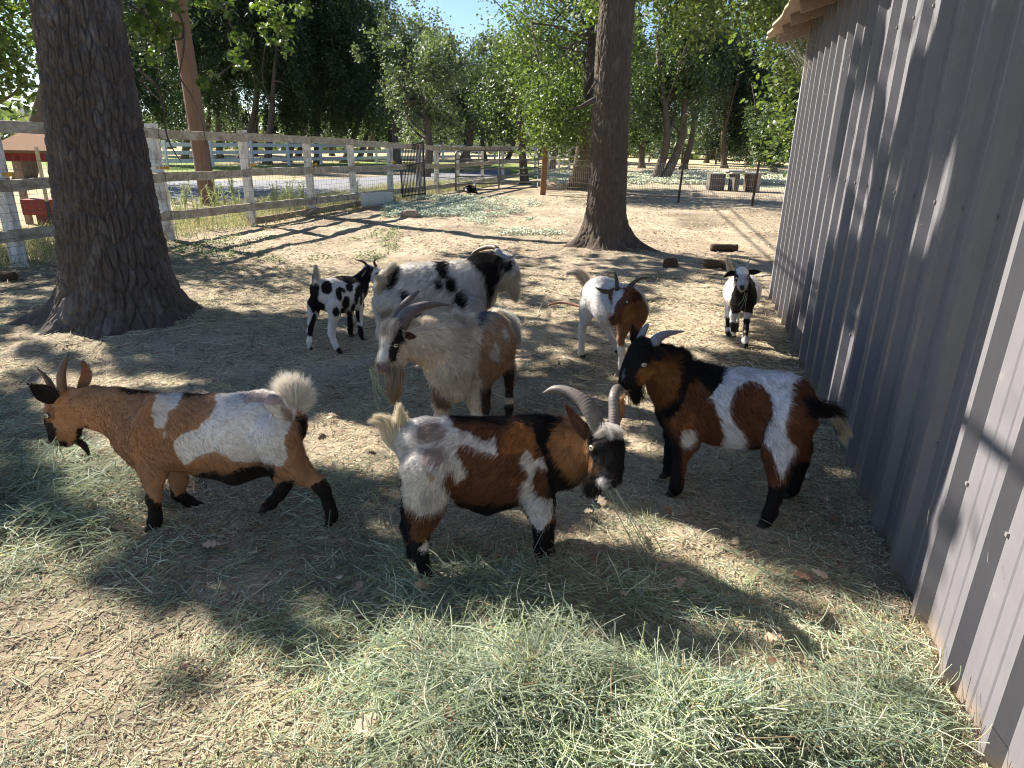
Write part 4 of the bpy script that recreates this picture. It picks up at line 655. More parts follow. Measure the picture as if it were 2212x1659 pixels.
# ------------------------------------------------------------------ goats: one continuous surface from blended limbs
M_body = m_attr('coat_skin', 0.85, 0.15, var=0.12, bump=0.5, bscale=120, bd=.004)
_f = NT('fur'); _a = _f.n('ShaderNodeAttribute', attribute_name='col').outputs[0]; _f.fin(_a, .6, .3); _t = _f.n('ShaderNodeBsdfTranslucent'); _f.l(_a, _t.inputs[0]); _m = _f.n('ShaderNodeMixShader'); _m.inputs[0].default_value = .32
_f.l(_f.b.outputs[0], _m.inputs[1]); _f.l(_t.outputs[0], _m.inputs[2]); _f.l(_m.outputs[0], _f.out.inputs[0]); M_fur = _f.m
def m_horn(name, c1, c2):
    t = NT(name); v = t.coord((1, 1, 1)); n = t.noise(35, v); n2 = t.noise(160, v, 3)
    t.bump(n2, 0.35, 0.002); return t.fin(t.mix(n, c1, c2), 0.5, 0.4)
M_horn = {'grey': m_horn('horn_grey', (.07, .058, .05), (.19, .16, .14)), 'brown': m_horn('horn_brown', (.07, .04, .025), (.2, .125, .08)), 'dark': m_horn('horn_dark', (.03, .022, .018), (.10, .08, .065)), 'slate': m_horn('horn_slate', (.10, .10, .11), (.30, .31, .33))}
M_hoof = m_plain('hoof_horn', (.035, .03, .026), 0.6); M_iris = NT('goat_iris').fin((.78, .66, .42), .12, .6); M_pupil = NT('goat_pupil').fin((.01, .01, .01), .2, .5); M_lid = NT('goat_lid').fin((.035, .028, .024), .4)
WHITE = (.66, .63, .59); CREAM = (.78, .68, .55); BLACK = (.013, .011, .011)

def surface_nets(f, org, h):
    nx, ny, nz = f.shape; ins = f < 0
    act = np.zeros((nx - 1, ny - 1, nz - 1), np.int8)
    for a in (0, 1):
        for b in (0, 1):
            for c in (0, 1): act += ins[a:nx - 1 + a, b:ny - 1 + b, c:nz - 1 + c]
    cells = np.argwhere((act > 0) & (act < 8)); idx = -np.ones(act.shape, np.int64); idx[tuple(cells.T)] = np.arange(len(cells))
    S = np.zeros((len(cells), 3)); C = np.zeros(len(cells)); cor = [(a, b, c) for a in (0, 1) for b in (0, 1) for c in (0, 1)]
    for p in cor:
        for ax in range(3):
            if p[ax]: continue
            q = list(p); q[ax] = 1; fa = f[tuple((cells + p).T)]; fb = f[tuple((cells + q).T)]; m = (fa < 0) != (fb < 0)
            t = np.where(m, fa / np.where(m, fa - fb, 1), 0); pt = np.tile(np.array(p, float), (len(cells), 1)); pt[:, ax] += t
            S[m] += pt[m]; C[m] += 1
    V = org + (cells + S / C[:, None]) * h; Q = []
    for ax in range(3):
        o = [a for a in range(3) if a != ax]; sl = [slice(None)] * 3; sl[ax] = slice(0, -1); s2 = [slice(None)] * 3; s2[ax] = slice(1, None)
        A, B = ins[tuple(sl)], ins[tuple(s2)]; e = np.argwhere(A != B); e = e[(e[:, o[0]] > 0) & (e[:, o[1]] > 0)]
        flip = A[tuple(e.T)]; quad = []
        for d in ((-1, -1), (0, -1), (0, 0), (-1, 0)):
            c = e.copy(); c[:, o[0]] += d[0]; c[:, o[1]] += d[1]; quad.append(idx[tuple(c.T)])
        quad = np.stack(quad, 1); w = flip if ax != 1 else ~flip; quad[~w] = quad[~w][:, ::-1]; Q.append(quad)
    Q = np.concatenate(Q); return V, Q[(Q >= 0).all(1)]

class Goat:
    def __init__(s, label, T, Y0, heading, base, res=0.008, fur=0.018, group='goats in the pen', k=0.03):
        s.sc, s.ox, s.oy = T; s.Y0 = Y0; s.h = res; s.fur = fur; s.base = base; s.k = k; s.label = label
        hd = np.array([heading[0], heading[1], 0.0]); s.hd = hd / np.linalg.norm(hd); s.L = np.array([-s.hd[1], s.hd[0], 0])
        s.segs = []; s.patches = []; s.locks = []; s.parts = []; s.long = []; s.group = group; s.feet = []; s.short = []
    def v(s, x, y): return s.ox + s.sc * x, s.oy + s.sc * y
    def pt(s, x, y, dY=0): return P(*s.v(x, y), s.Y0 + dY)
    def rm(s, r, p): return r * s.sc * depth(p) / FP
    def chain(s, nodes, lat=1.0, k=None):
        """nodes (x, y, r, dY) in picture units"""
        pts = [s.pt(x, y, d) for x, y, r, d in nodes]; rr = [s.rm(n[2], p) for n, p in zip(nodes, pts)]
        for i in range(max(1, len(pts) - 1)):
            j = min(i + 1, len(pts) - 1); s.segs.append((pts[i], pts[j], rr[i], rr[j], lat, k or s.k))
    def leg(s, nodes, dY, foot=None, grounded=True, hoof=1.0, colour=None):
        """nodes (x, y, r) down to the fetlock, then foot (x, y) where the sole meets the ground"""
        Yt = s.Y0 + dY; n = list(nodes); fx, fy = foot; Yb = G(*s.v(fx, fy))[1] if grounded else Yt
        z0 = n[0][1]; pts = []; rr = []
        for x, y, r in n:
            u = min(1, max(0, (y - z0) / (fy - z0))); Y = Yt * (1 - u) + Yb * u; p = P(*s.v(x, y), Y); pts.append(p); rr.append(s.rm(r, p))
        fp = P(*s.v(fx, fy), Yb); r = rr[-1]
        if grounded: fp[2] = 0.0
        d = (fp - pts[-1]); up = -d / np.linalg.norm(d)
        top = fp + np.array([0, 0, 1.0]) * r * 1.3 if grounded else fp - d * 0.45
        pts.append(top); rr.append(r * 0.95)
        for i in range(len(pts) - 1): s.segs.append((pts[i], pts[i + 1], rr[i], rr[i + 1], .72 if max(rr[i], rr[i + 1]) > .042 else 1.0, 0.022 if max(rr[i], rr[i + 1]) < .042 else .035))
        s.parts.append(('hoof', top, fp, r * 1.12 * hoof))
    def horn(s, nodes, kind='grey', ridges=True, flat=1.25):
        s.parts.append(('horn', nodes, kind, ridges))
    def ear(s, base, tip, hw, dYb, dYt, inner, outer, face=(0, -1, 0), cup=0.5, mid=None): s.parts.append(('ear', base, tip, hw, dYb, dYt, inner, outer, face, cup, mid))
    def eye(s, x, y, r=0.009): s.parts.append(('eye', x, y, r))
    def patch(s, poly, col): s.patches.append((poly, col))
    def spot(s, x, y, a, b, col, rot=0):
        t = np.linspace(0, 2 * math.pi, 14, endpoint=False); c, q = math.cos(rot), math.sin(rot)
        s.patches.append(([(x + a * math.cos(u) * c - b * math.sin(u) * q, y + a * math.cos(u) * q + b * math.sin(u) * c) for u in t], col))
    def lock(s, nodes, n, col, spread=1.0, thick=1.0, col2=None): s.locks.append((nodes, n, col, spread, thick, col2))
    def paint(s, p, jit=6.0, r=None):
        px, py = proj(p); x = (px - s.ox) / s.sc; y = (py - s.oy) / s.sc; q = p * 28
        x = x + jit * (vnoise(q[:, 0], q[:, 1], q[:, 2], 3) * .9 + vnoise(*(p * 110).T, 8)); y = y + jit * (vnoise(q[:, 0], q[:, 1], q[:, 2], 4) * .9 + vnoise(*(p * 110).T, 9))
        if r is not None: x = x + r[0] * jit * 1.5; y = y + r[1] * jit * 2.4
        c = np.tile(np.array(s.base), (len(p), 1))
        for poly, col in s.patches: c[inpoly(x, y, poly)] = col
        g = 1 + 0.16 * vnoise(*(p * 14).T, 5) + 0.1 * vnoise(*(p * 60).T, 6); return c * g[:, None]
    def build(s, hairs=20000, hrad=0.0007):
        hairs = int(hairs * 1.8); hrad *= .8
        A = np.array([q[0] for q in s.segs] + [q[1] for q in s.segs]); R = np.array([q[2] for q in s.segs] + [q[3] for q in s.segs])
        lo = (A - R[:, None]).min(0) - 0.04; hi = (A + R[:, None]).max(0) + 0.04; h = s.h; n = np.ceil((hi - lo) / h).astype(int) + 1
        f = np.full(n, 1.0, np.float32); LL = np.outer(s.L, s.L)
        for a, b, ra, rb, lat, k in s.segs:
            m = max(ra, rb) + k + 0.015; l0 = np.maximum(0, ((np.minimum(a, b) - m - lo) / h).astype(int)); l1 = np.minimum(n, ((np.maximum(a, b) + m - lo) / h).astype(int) + 2)
            g = np.stack(np.meshgrid(*[lo[i] + h * np.arange(l0[i], l1[i]) for i in range(3)], indexing='ij'), -1)
            ab = b - a; L2 = ab @ ab; ap = g - a
            t = np.clip((ap @ ab) / L2, 0, 1) if L2 > 1e-9 else np.zeros(g.shape[:3])
            dv = ap - t[..., None] * ab; rad = ra + (rb - ra) * t
            if lat != 1: dv = dv + (dv @ s.L)[..., None] * s.L * (1 / lat - 1)
            d = np.linalg.norm(dv, axis=-1) - rad; sl = tuple(slice(l0[i], l1[i]) for i in range(3)); o = f[sl]
            hh = np.clip(k - np.abs(o - d), 0, None) / k; f[sl] = np.minimum(o, d) - hh * hh * k * 0.25
        nb = np.argwhere(np.abs(f) < .03)
        if h < .015: pp = lo + nb * h; f[tuple(nb.T)] += (.0034 * vnoise(*(pp * 17).T, 61) + .0018 * vnoise(*(pp * 42).T, 62)).astype(np.float32)
        s.f, s.lo = f, lo
        V, Q = surface_nets(f, lo, h)
        # normals
        e1 = V[Q[:, 2]] - V[Q[:, 0]]; e2 = V[Q[:, 3]] - V[Q[:, 1]]; fn = np.cross(e1, e2); N = np.zeros_like(V)
        for i in range(4): np.add.at(N, Q[:, i], fn)
        N /= np.linalg.norm(N, axis=1)[:, None] + 1e-12
        c = np.array([p for p in (s.segs[0][0],)])[0]
        foot = np.array([q[2] for q in s.parts if q[0] == 'hoof']); base = foot.mean(0) if len(foot) else c.copy(); base[2] = 0
        root = empty('goat', base, s.label, 'goat', s.group)
        mesh('body', V, Q, M_body, root, True, s.paint(V))
        # fur
        ar = np.linalg.norm(fn, axis=1); pick = rng.choice(len(Q), hairs, p=ar / ar.sum()); u, w_ = rng.random((2, hairs, 1))
        q = V[Q[pick]]; p = (q[:, 0] * (1 - u) + q[:, 1] * u) * (1 - w_) + (q[:, 3] * (1 - u) + q[:, 2] * u) * w_
        nn = N[Q[pick, 0]]; flow = -s.hd * 0.75 + np.array([0, 0, -0.75]); flow = np.tile(flow, (hairs, 1))
        low = np.clip((0.28 - p[:, 2]) / 0.1, 0, 1)[:, None]; flow = flow * (1 - low) + np.array([0, 0, -1.0]) * low
        sw = np.stack([vnoise(*(p * 9).T, 31), vnoise(*(p * 9).T, 32), vnoise(*(p * 9).T, 33)], 1); flow = flow + 0.5 * sw
        ln = s.fur * (0.7 + 0.6 * rng.random(hairs)) * (1 - 0.5 * low[:, 0]); lift = np.full(hairs, 0.28)
        px, py = proj(p); X = (px - s.ox) / s.sc; Yy = (py - s.oy) / s.sc
        for (cx, cy, rr, l2, lf, dr) in s.long:
            wgt = np.clip(1.3 - np.hypot(X - cx, Yy - cy) / rr, 0, 1); ln = ln * (1 - wgt) + l2 * (0.7 + 0.5 * rng.random(hairs)) * wgt; lift = lift * (1 - wgt) + lf * wgt
            if dr is not None: flow = flow * (1 - wgt[:, None]) + np.array(dr) * wgt[:, None]
        flow = flow - nn * (flow * nn).sum(1)[:, None]; flow /= np.linalg.norm(flow, axis=1)[:, None] + 1e-6
        d0 = flow + nn * (lift + 0.15 * rng.random(hairs))[:, None] + .55 * np.stack([vnoise(*(p * 55).T, 41), vnoise(*(p * 55).T, 42), vnoise(*(p * 55).T, 43)], 1) * .5 + rng.normal(0, .11, (hairs, 3)); d0 /= np.linalg.norm(d0, axis=1)[:, None]
        d1 = d0 * 0.7 + flow * 0.3 + np.array([0, 0, -0.12]) * (ln / 0.03)[:, None] + rng.normal(0, .07, (hairs, 3)); d1 /= np.linalg.norm(d1, axis=1)[:, None]
        S = np.stack([p - nn * 0.001, p + d0 * ln[:, None] * .5, p + (d0 * .5 + d1 * .5) * ln[:, None]], 1)
        C = s.paint(p, 7.0, rng.normal(0, 1, (2, hairs))) * (0.62 + 0.6 * rng.random((hairs, 1))) * (1 + .22 * vnoise(*(p * 70).T, 44))[:, None]
        hair('coat', S, np.full(hairs, hrad), C, M_fur, root)
        # locks (tail, beard, forelock)
        K = 7
        for nodes, cnt, col, spread, thick, col2 in s.locks:
            pts = np.array([s.pt(x, y, d) for x, y, r, d in nodes]); rr = np.array([s.rm(q_[2], p_) for q_, p_ in zip(nodes, pts)]); g = resample(np.c_[pts, rr], 24)
            off = rng.normal(0, .5, (cnt, 3)); t0 = rng.random(cnt) ** 1.5 * 0.55; t1 = np.minimum(1, t0 + 0.35 + 0.65 * rng.random(cnt)); tt = t0[:, None] + (t1 - t0)[:, None] * np.linspace(0, 1, K)[None]
            gi = np.stack([np.interp(tt, np.linspace(0, 1, 24), g[:, i]) for i in range(4)], -1); fl = np.linspace(1, 1 + 0.5 * spread, K)[None, :, None]
            S = gi[..., :3] + off[:, None] * gi[..., 3:4] * fl + rng.normal(0, 1, (cnt, 1, 3)) * (np.linspace(0, 1, K) ** 2)[None, :, None] * 0.006 * spread
            cc = np.array(col)[None] * (0.7 + 0.55 * rng.random((cnt, 1)))
            if col2 is not None: m = rng.random(cnt) < t0 * 1.8; cc[m] = np.array(col2)[None] * (0.7 + 0.55 * rng.random((m.sum(), 1)))
            nm = 'beard' if nodes is getattr(s, 'beard_nodes', None) else 'tail_hair'
            nm = {0: 'tail_hair', 1: 'beard', 2: 'forelock'}[getattr(s, 'lk', {}).get(id(nodes), 0)]
            s.hs = getattr(s, 'hs', {}); s.hs.setdefault(nm, []).append((S, np.full(cnt, hrad * 1.25 * thick), cc))
        for nm, L_ in getattr(s, 'hs', {}).items():
            hair(nm, np.concatenate([a[0] for a in L_]), np.concatenate([a[1] for a in L_]), np.concatenate([a[2] for a in L_]), M_fur, root)
        for q in s.parts:
            if q[0] == 'hoof': s._hoof(root, *q[1:])
            elif q[0] == 'horn': s._horn(root, *q[1:])
            elif q[0] == 'ear': s._ear(root, *q[1:])
            elif q[0] == 'eye': s._eye(root, *q[1:])
        return root
    def locks_as(s, kind, nodes, *a, **k):
        s.lk = getattr(s, 'lk', {}); s.lk[id(nodes)] = kind; s.lock(nodes, *a, **k)
    def _hoof(s, root, top, sole, r):
        mb = MB(); ax = sole - top; ln = np.linalg.norm(ax); ax /= ln; fwd = s.hd - ax * (s.hd @ ax); fwd /= np.linalg.norm(fwd); sd = np.cross(ax, fwd); top = sole - ax * max(ln, r * 1.3)
        for sg in (-1, 1):
            V = []; m = 10
            for u, rad, sh in ((0, .5, 0), (.35, .55, .15), (.97, .66, .5), (1.0, .6, .5)):
                c = top + (sole - top) * u + sd * sg * r * 0.44 + fwd * r * sh
                for j in range(m):
                    t = 2 * math.pi * j / m; V.append(c + fwd * math.cos(t) * r * rad * (1.35 if math.cos(t) > 0 else .9) + sd * math.sin(t) * r * rad * .72)
            F = [(i * m + j, i * m + (j + 1) % m, i * m + m + (j + 1) % m, i * m + m + j) for i in range(3) for j in range(m)]
            mb.add(V, F); V2 = np.array(V); mb.add([V2[-m:].mean(0)] + list(V2[-m:]), [(0, 1 + j, 1 + (j + 1) % m) for j in range(m)])
        mb.build('hoof', M_hoof, root, True)
    def _horn(s, root, nodes, kind, ridges):
        pts = np.array([s.pt(x, y, d) for x, y, r, d in nodes]); rr = np.array([s.rm(q[2], p_) for q, p_ in zip(nodes, pts)]); k = 150; g = resample(np.c_[pts, rr], k)
        ext = g[0, :3] - (g[1, :3] - g[0, :3]) * 4; g = np.vstack([np.r_[ext, g[0, 3]], g]); k += 1
        th = np.arange(14) * 2 * math.pi / 14; L = np.r_[0, np.cumsum(np.linalg.norm(np.diff(g[:, :3], axis=0), axis=1))]
        ring = 1 + 0.06 * np.cos(2 * th)[None] + (0.032 * np.sin(L * 2 * math.pi / 0.0125 + 2.5 * vnoise(L * 30, L * 0))[:, None] * np.linspace(1, 0, k)[:, None] ** .7 * (0.6 + .4 * np.cos(th)[None]) if ridges else 0)
        mb = MB(); mb.tube(g[:, :3], np.maximum(g[:, 3], .0012), 14, True, ring); mb.build('horn', M_horn[kind], root, True)
    def _ear(s, root, base, tip, hw, dYb, dYt, inner, outer, face, cup, mid):
        b = s.pt(*base, dYb); t = s.pt(*tip, dYt); w_ = s.rm(hw, b); f = np.array(face, float); k, m = 16, 9
        mids = [] if mid is None else [s.pt(*mid, (dYb + dYt) / 2)]; C = resample(np.array([b] + mids + [t]), k); T = np.gradient(C, axis=0); T /= np.linalg.norm(T, axis=1)[:, None]
        f = f / np.linalg.norm(f); Sd = np.cross(T, f); Sd /= np.linalg.norm(Sd, axis=1)[:, None]; Nn = np.cross(Sd, T); u = np.linspace(0, 1, k); v_ = np.linspace(-1, 1, m)
        wd = w_ * np.clip(np.sin(math.pi * np.clip(0.12 + 0.88 * u, 0, 1) ** .85), 0, 1) ** .75; wd[-1] = w_ * .04
        base_s = C[:, None] + Sd[:, None] * (wd[:, None] * v_[None])[..., None] - Nn[:, None] * (cup * wd[:, None] * (1 - v_[None] ** 2))[..., None]
        front = base_s.reshape(-1, 3); back = (base_s - Nn[:, None] * .0035 * (1 - v_[None, :, None] ** 2 * .8)).reshape(-1, 3); V = np.vstack([front, back]); o = k * m
        i, j = np.meshgrid(np.arange(k - 1), np.arange(m - 1), indexing='ij'); q = np.stack([i * m + j, i * m + j + 1, (i + 1) * m + j + 1, (i + 1) * m + j], -1).reshape(-1, 4)
        rim = []
        for a in range(k - 1): rim += [(a * m, (a + 1) * m, o + (a + 1) * m, o + a * m), (a * m + m - 1, o + a * m + m - 1, o + (a + 1) * m + m - 1, (a + 1) * m + m - 1)]
        rim += [((k - 1) * m + j_, (k - 1) * m + j_ + 1, o + (k - 1) * m + j_ + 1, o + (k - 1) * m + j_) for j_ in range(m - 1)]
        col = np.vstack([np.tile(inner, (o, 1)), np.tile(outer, (o, 1))]) * (1 + .25 * vnoise(*(V * 90).T, 4))[:, None]
        ob = mesh('ear', V, [q, q[:, ::-1] + o, np.array(rim)], M_body, root, True, col)
        hh = 500; pi = rng.integers(0, len(V), hh); dirs = np.repeat(T, m, 0); dirs = np.vstack([dirs, dirs])[pi]; nb = np.vstack([np.repeat(Nn, m, 0), -np.repeat(Nn, m, 0)])[pi]
        S = np.stack([V[pi], V[pi] + dirs * .005 + nb * .003 + rng.normal(0, .0015, (hh, 3)), V[pi] + dirs * .011 + nb * .004 + rng.normal(0, .002, (hh, 3))], 1)
        hair('ear_hair', S, np.full(hh, .0006), col[pi], M_fur, ob)
    def hit(s, x, y):
        d = ray(*s.v(x, y)); d = d / np.linalg.norm(d); t = np.linspace(max(.3, depth(s.lo) - 1.0), depth(s.lo) + 2.5, 3000); p = CAM + d * t[:, None]
        g = np.round((p - s.lo) / s.h).astype(int); ok = ((g >= 0) & (g < np.array(s.f.shape))).all(1); val = np.full(len(t), 1.0); val[ok] = s.f[tuple(g[ok].T)]
        i = np.argmax(val < 0); return p[i]
    def _eye(s, root, x, y, r):
        r = r * 1.25; p = s.hit(x, y); g = np.round((p - s.lo) / s.h).astype(int); f = s.f; g = np.clip(g, 2, np.array(f.shape) - 3)
        n = np.array([f[g[0] + 2, g[1], g[2]] - f[g[0] - 2, g[1], g[2]], f[g[0], g[1] + 2, g[2]] - f[g[0], g[1] - 2, g[2]], f[g[0], g[1], g[2] + 2] - f[g[0], g[1], g[2] - 2]], float); n /= np.linalg.norm(n)
        hz = np.cross([0, 0, 1.0], n); hz /= np.linalg.norm(hz); vz = np.cross(n, hz); c = p - n * r * .25
        def blob(a, b, d, cc, q=10):
            V = []; 
            for i in range(q + 1):
                for j in range(16):
                    ph = math.pi * i / q; t = 2 * math.pi * j / 16; V.append(cc + hz * a * math.sin(ph) * math.cos(t) + vz * b * math.sin(ph) * math.sin(t) + n * d * math.cos(ph))
            return np.array(V), [(i * 16 + j, i * 16 + (j + 1) % 16, i * 16 + 16 + (j + 1) % 16, i * 16 + 16 + j) for i in range(q) for j in range(16)]
        mb = MB(); mb.add(*blob(r * 1.15, r * .8, r, c)); e = mb.build('eye', M_iris, root, True)
        mb = MB(); mb.add(*blob(r * .75, r * .26, r * .3, c + n * r * .85)); mb.build('pupil', M_pupil, e, True)
        t = np.linspace(0, 2 * math.pi, 21); pts = c + n * r * .35 + hz[None] * (r * 1.25 * np.cos(t))[:, None] + vz[None] * (r * .92 * np.sin(t))[:, None]
        mb = MB(); mb.tube(pts, r * .26, 6, False); mb.build('eyelid', M_lid, e, True)

BROWN = (.365, .192, .098); DBROWN = (.145, .058, .026); RUST = (.42, .17, .055); TAN = (.48, .325, .20)
# --- walking brown and white doe, grazing, at the left
a = Goat('walking brown goat with white saddle patch and white tuft tail, head lowered to the hay', (.36, 0, 725.5), 2.52, (-1, -.1), BROWN, .0075, .014)
a.chain([(880, 545, 205, 0), (1100, 580, 228, 0), (1400, 592, 240, 0), (1620, 530, 200, .02), (1690, 520, 130, .02)], .72, .05)
a.chain([(1200, 800, 48, 0), (1400, 826, 52, 0), (1590, 800, 44, .02)], .9, .05)
a.chain([(850, 500, 160, 0), (700, 455, 145, 0), (560, 432, 122, 0), (430, 410, 92, 0)], .62, .04)
a.chain([(790, 640, 80, -.02), (850, 730, 70, -.02)], .9, .05)
a.chain([(385, 400, 96, 0), (372, 480, 92, 0), (378, 560, 78, 0), (362, 612, 50, 0)], .62, .03); a.chain([(440, 470, 78, 0), (400, 590, 52, 0)], .6, .03); a.chain([(345, 610, 44, 0), (395, 630, 30, 0)], .7, .02)
a.leg([(880, 680, 95), (915, 800, 75), (925, 890, 50), (925, 975, 38), (932, 1070, 29), (930, 1115, 33)], -.09, (925, 1160))
a.leg([(1040, 780, 70), (1075, 870, 48), (1068, 945, 38), (1130, 990, 29), (1200, 1032, 29)], .10, (1262, 1078), False)
a.leg([(1660, 620, 150), (1715, 740, 108), (1800, 820, 72), (1900, 880, 46), (1945, 930, 36), (1975, 1020, 31), (1992, 1070, 33)], -.07, (1995, 1130))
a.leg([(1640, 740, 90), (1690, 820, 60), (1712, 890, 40), (1680, 950, 32), (1625, 1010, 30)], .10, (1600, 1050))
a.chain([(1640, 400, 50, -.09), (1700, 470, 40, -.07)], 1, .04); a.chain([(930, 400, 60, -.06), (860, 560, 62, -.09), (820, 660, 50, -.09)], 1, .05); a.chain([(920, 780, 52, -.085), (950, 810, 30, -.09)], 1, .03)
a.chain([(1700, 470, 70, .02), (1770, 450, 34, .02), (1775, 400, 22, .02)], 1, .03)
for tx, ty in ((1640, 285), (1670, 245), (1720, 228), (1780, 232), (1840, 265), (1872, 320), (1880, 370), (1850, 420), (1760, 260), (1700, 290)):
    a.lock([(1775, 455, 26, .02), ((1775 + tx) / 2, (430 + ty) / 2 - 5, 30, .02), (tx, ty, 14, .02)], 330, (.84, .78, .68), 1.6)
b1 = [(455, 622, 22, 0), (500, 655, 14, 0), (535, 715, 5, 0)]; a.locks_as(1, b1, 260, (.05, .03, .02), .4)
a.horn([(372, 318, 27, -.03), (368, 230, 25, -.03), (385, 165, 17, -.02), (412, 112, 3, -.01)], 'brown'); a.horn([(315, 335, 24, .03), (295, 280, 19, .03), (262, 235, 12, .03), (222, 192, 3, .03)], 'brown')
a.ear((340, 385), (178, 296), 52, -.06, -.10, (.02, .014, .012), (.05, .03, .02), (0.2, -1, .5), .35); a.ear((478, 330), (497, 160), 34, .03, .03, (.30, .15, .08), (.12, .06, .03), (0, -1, .2), .4, (520, 235))
a.eye(283, 478, .010)
for q in ([(905, 430), (955, 330), (1095, 338), (1065, 420), (1010, 460), (985, 555), (925, 550)], [(975, 580), (995, 575), (990, 615), (975, 610)],
          [(1038, 640), (1085, 590), (1180, 560), (1260, 480), (1300, 400), (1285, 325), (1400, 290), (1620, 280), (1740, 330), (1780, 420), (1780, 475), (1730, 560), (1700, 640), (1725, 730), (1700, 785), (1560, 755), (1400, 755), (1290, 690), (1180, 720), (1112, 780), (1060, 720)]): a.patch(q, WHITE)
a.patch([(1440, 350), (1520, 335), (1640, 350), (1700, 400), (1640, 425), (1560, 400), (1470, 400)], (.42, .33, .30)); a.patch([(1680, 430), (1760, 440), (1750, 520), (1700, 500)], (.40, .28, .22))
for q in ([(690, 300), (830, 285), (970, 300), (1000, 345), (860, 340), (760, 355)], [(1090, 320), (1300, 315), (1290, 348), (1100, 368)], [(1120, 846), (1290, 808), (1330, 842), (1450, 790), (1650, 775), (1640, 930), (1290, 960)],
          [(870, 935), (930, 1000), (985, 1010), (1000, 1250), (820, 1250)], [(1010, 890), (1060, 965), (1130, 930), (1330, 1000), (1320, 1130), (1180, 1090), (1030, 990)], [(1860, 900), (1955, 850), (2080, 1000), (2080, 1180), (1930, 1180)], [(1670, 880), (1770, 860), (1730, 1000), (1600, 1080), (1560, 1020)],
          [(1775, 480), (1840, 470), (1840, 640), (1805, 610)], [(250, 490), (300, 500), (335, 560), (325, 640), (280, 640)], [(290, 605), (330, 625), (400, 632), (410, 680), (300, 670)], [(462, 560), (530, 540), (490, 620), (455, 612)]): a.patch(q, (.018, .013, .011))
a.spot(302, 612, 10, 7, (.002, .002, .002)); a.patch([(300, 640), (400, 652), (400, 660), (305, 650)], (.004, .003, .003)); a.patch([(300, 420), (270, 470), (285, 520), (330, 500), (330, 440)], (.22, .10, .05))
a.long += [(370, 500, 170, .007, .12, None)]
a.build(30000)
# --- multicoloured buck eating in front, centre
b = Goat('stocky brown, black and white goat with wide horns, eating hay in the front centre', (.32, 778.6, 752.1), 2.27, (1, .22), (.155, .066, .032), .0075, .022)
b.chain([(430, 650, 185, -.05), (620, 725, 255, -.03), (850, 765, 285, 0), (1080, 745, 272, .04), (1230, 735, 265, .07)], .70, .05)
b.chain([(700, 1010, 58, 0), (870, 1042, 58, 0), (1040, 1010, 50, .04)], .9, .06)
b.chain([(1280, 700, 235, .08), (1400, 690, 205, .07), (1520, 700, 160, .02), (1590, 690, 120, -.02)], .72, .05)
b.chain([(1655, 610, 105, -.04), (1660, 690, 104, -.07), (1668, 780, 86, -.10), (1690, 850, 62, -.12), (1700, 882, 46, -.13)], .9, .03); b.chain([(1600, 720, 70, -.06), (1615, 830, 52, -.10), (1650, 890, 36, -.13)], .9, .03)
b.leg([(1190, 930, 120), (1200, 1050, 92), (1212, 1150, 62), (1218, 1250, 46), (1218, 1340, 38), (1222, 1400, 40)], -.01, (1240, 1478))
b.leg([(1250, 1050, 70), (1265, 1180, 45), (1262, 1260, 32), (1264, 1310, 32)], .17, (1266, 1370))
b.leg([(440, 850, 175), (440, 1000, 128), (425, 1120, 100), (395, 1220, 72), (392, 1310, 56), (405, 1400, 44), (435, 1490, 38)], -.13, (460, 1590))
b.leg([(400, 900, 130), (365, 1080, 78), (335, 1200, 55), (345, 1300, 40), (365, 1390, 38)], .05, (385, 1470))
b.chain([(1650, 655, 40, -.15), (1600, 650, 26, -.14)], 1, .02); b.chain([(1640, 905, 34, -.15), (1700, 895, 28, -.15)], 1, .02)
b.chain([(330, 620, 60, -.05), (270, 610, 36, -.05), (245, 520, 24, -.05)], 1, .03)
for nd, n in (([(290, 670, 40, -.05), (262, 540, 36, -.05), (262, 380, 10, -.05)], 700), ([(280, 680, 45, -.05), (215, 560, 36, -.05), (175, 480, 22, -.05), (95, 462, 8, -.05)], 700), ([(270, 690, 45, -.05), (190, 600, 34, -.05), (140, 510, 20, -.06), (60, 495, 6, -.06)], 500), ([(300, 640, 30, -.05), (292, 540, 26, -.05), (298, 440, 10, -.05)], 500)): b.lock(nd, n, (.74, .68, .56), .8, 1, (.72, .60, .38))
bb = [(1585, 870, 55, -.12), (1565, 940, 50, -.12), (1555, 995, 20, -.12)]; b.locks_as(1, bb, 900, (.02, .016, .014), .8)
for nd in ([(1640, 520, 24, -.06), (1650, 560, 26, -.16), (1590, 590, 14, -.19)], [(1650, 505, 24, -.06), (1680, 560, 30, -.17), (1700, 606, 12, -.20)], [(1660, 530, 30, -.06), (1730, 560, 26, -.15), (1765, 600, 12, -.17)]): b.locks_as(2, nd, 330, (.45, .42, .38), .6)
b.horn([(1612, 560, 58, -.07), (1560, 440, 55, -.05), (1492, 350, 48, -.02), (1400, 292, 36, .01), (1310, 276, 27, .03), (1232, 302, 5, .04)], 'grey')
b.horn([(1712, 530, 38, -.04), (1714, 420, 37, 0), (1713, 320, 34, .04), (1735, 268, 28, .10), (1772, 280, 10, .13)], 'grey')
b.ear((1535, 610), (1383, 385), 44, -.07, -.03, (.10, .045, .03), (.03, .02, .015), (-.55, -1, .35), .5); b.ear((1735, 500), (1775, 325), 32, -.02, .02, (.42, .2, .09), (.16, .07, .03), (.3, -1, .2), .4)
b.eye(1563, 670, .0105)
NECK = (.42, .205, .085)
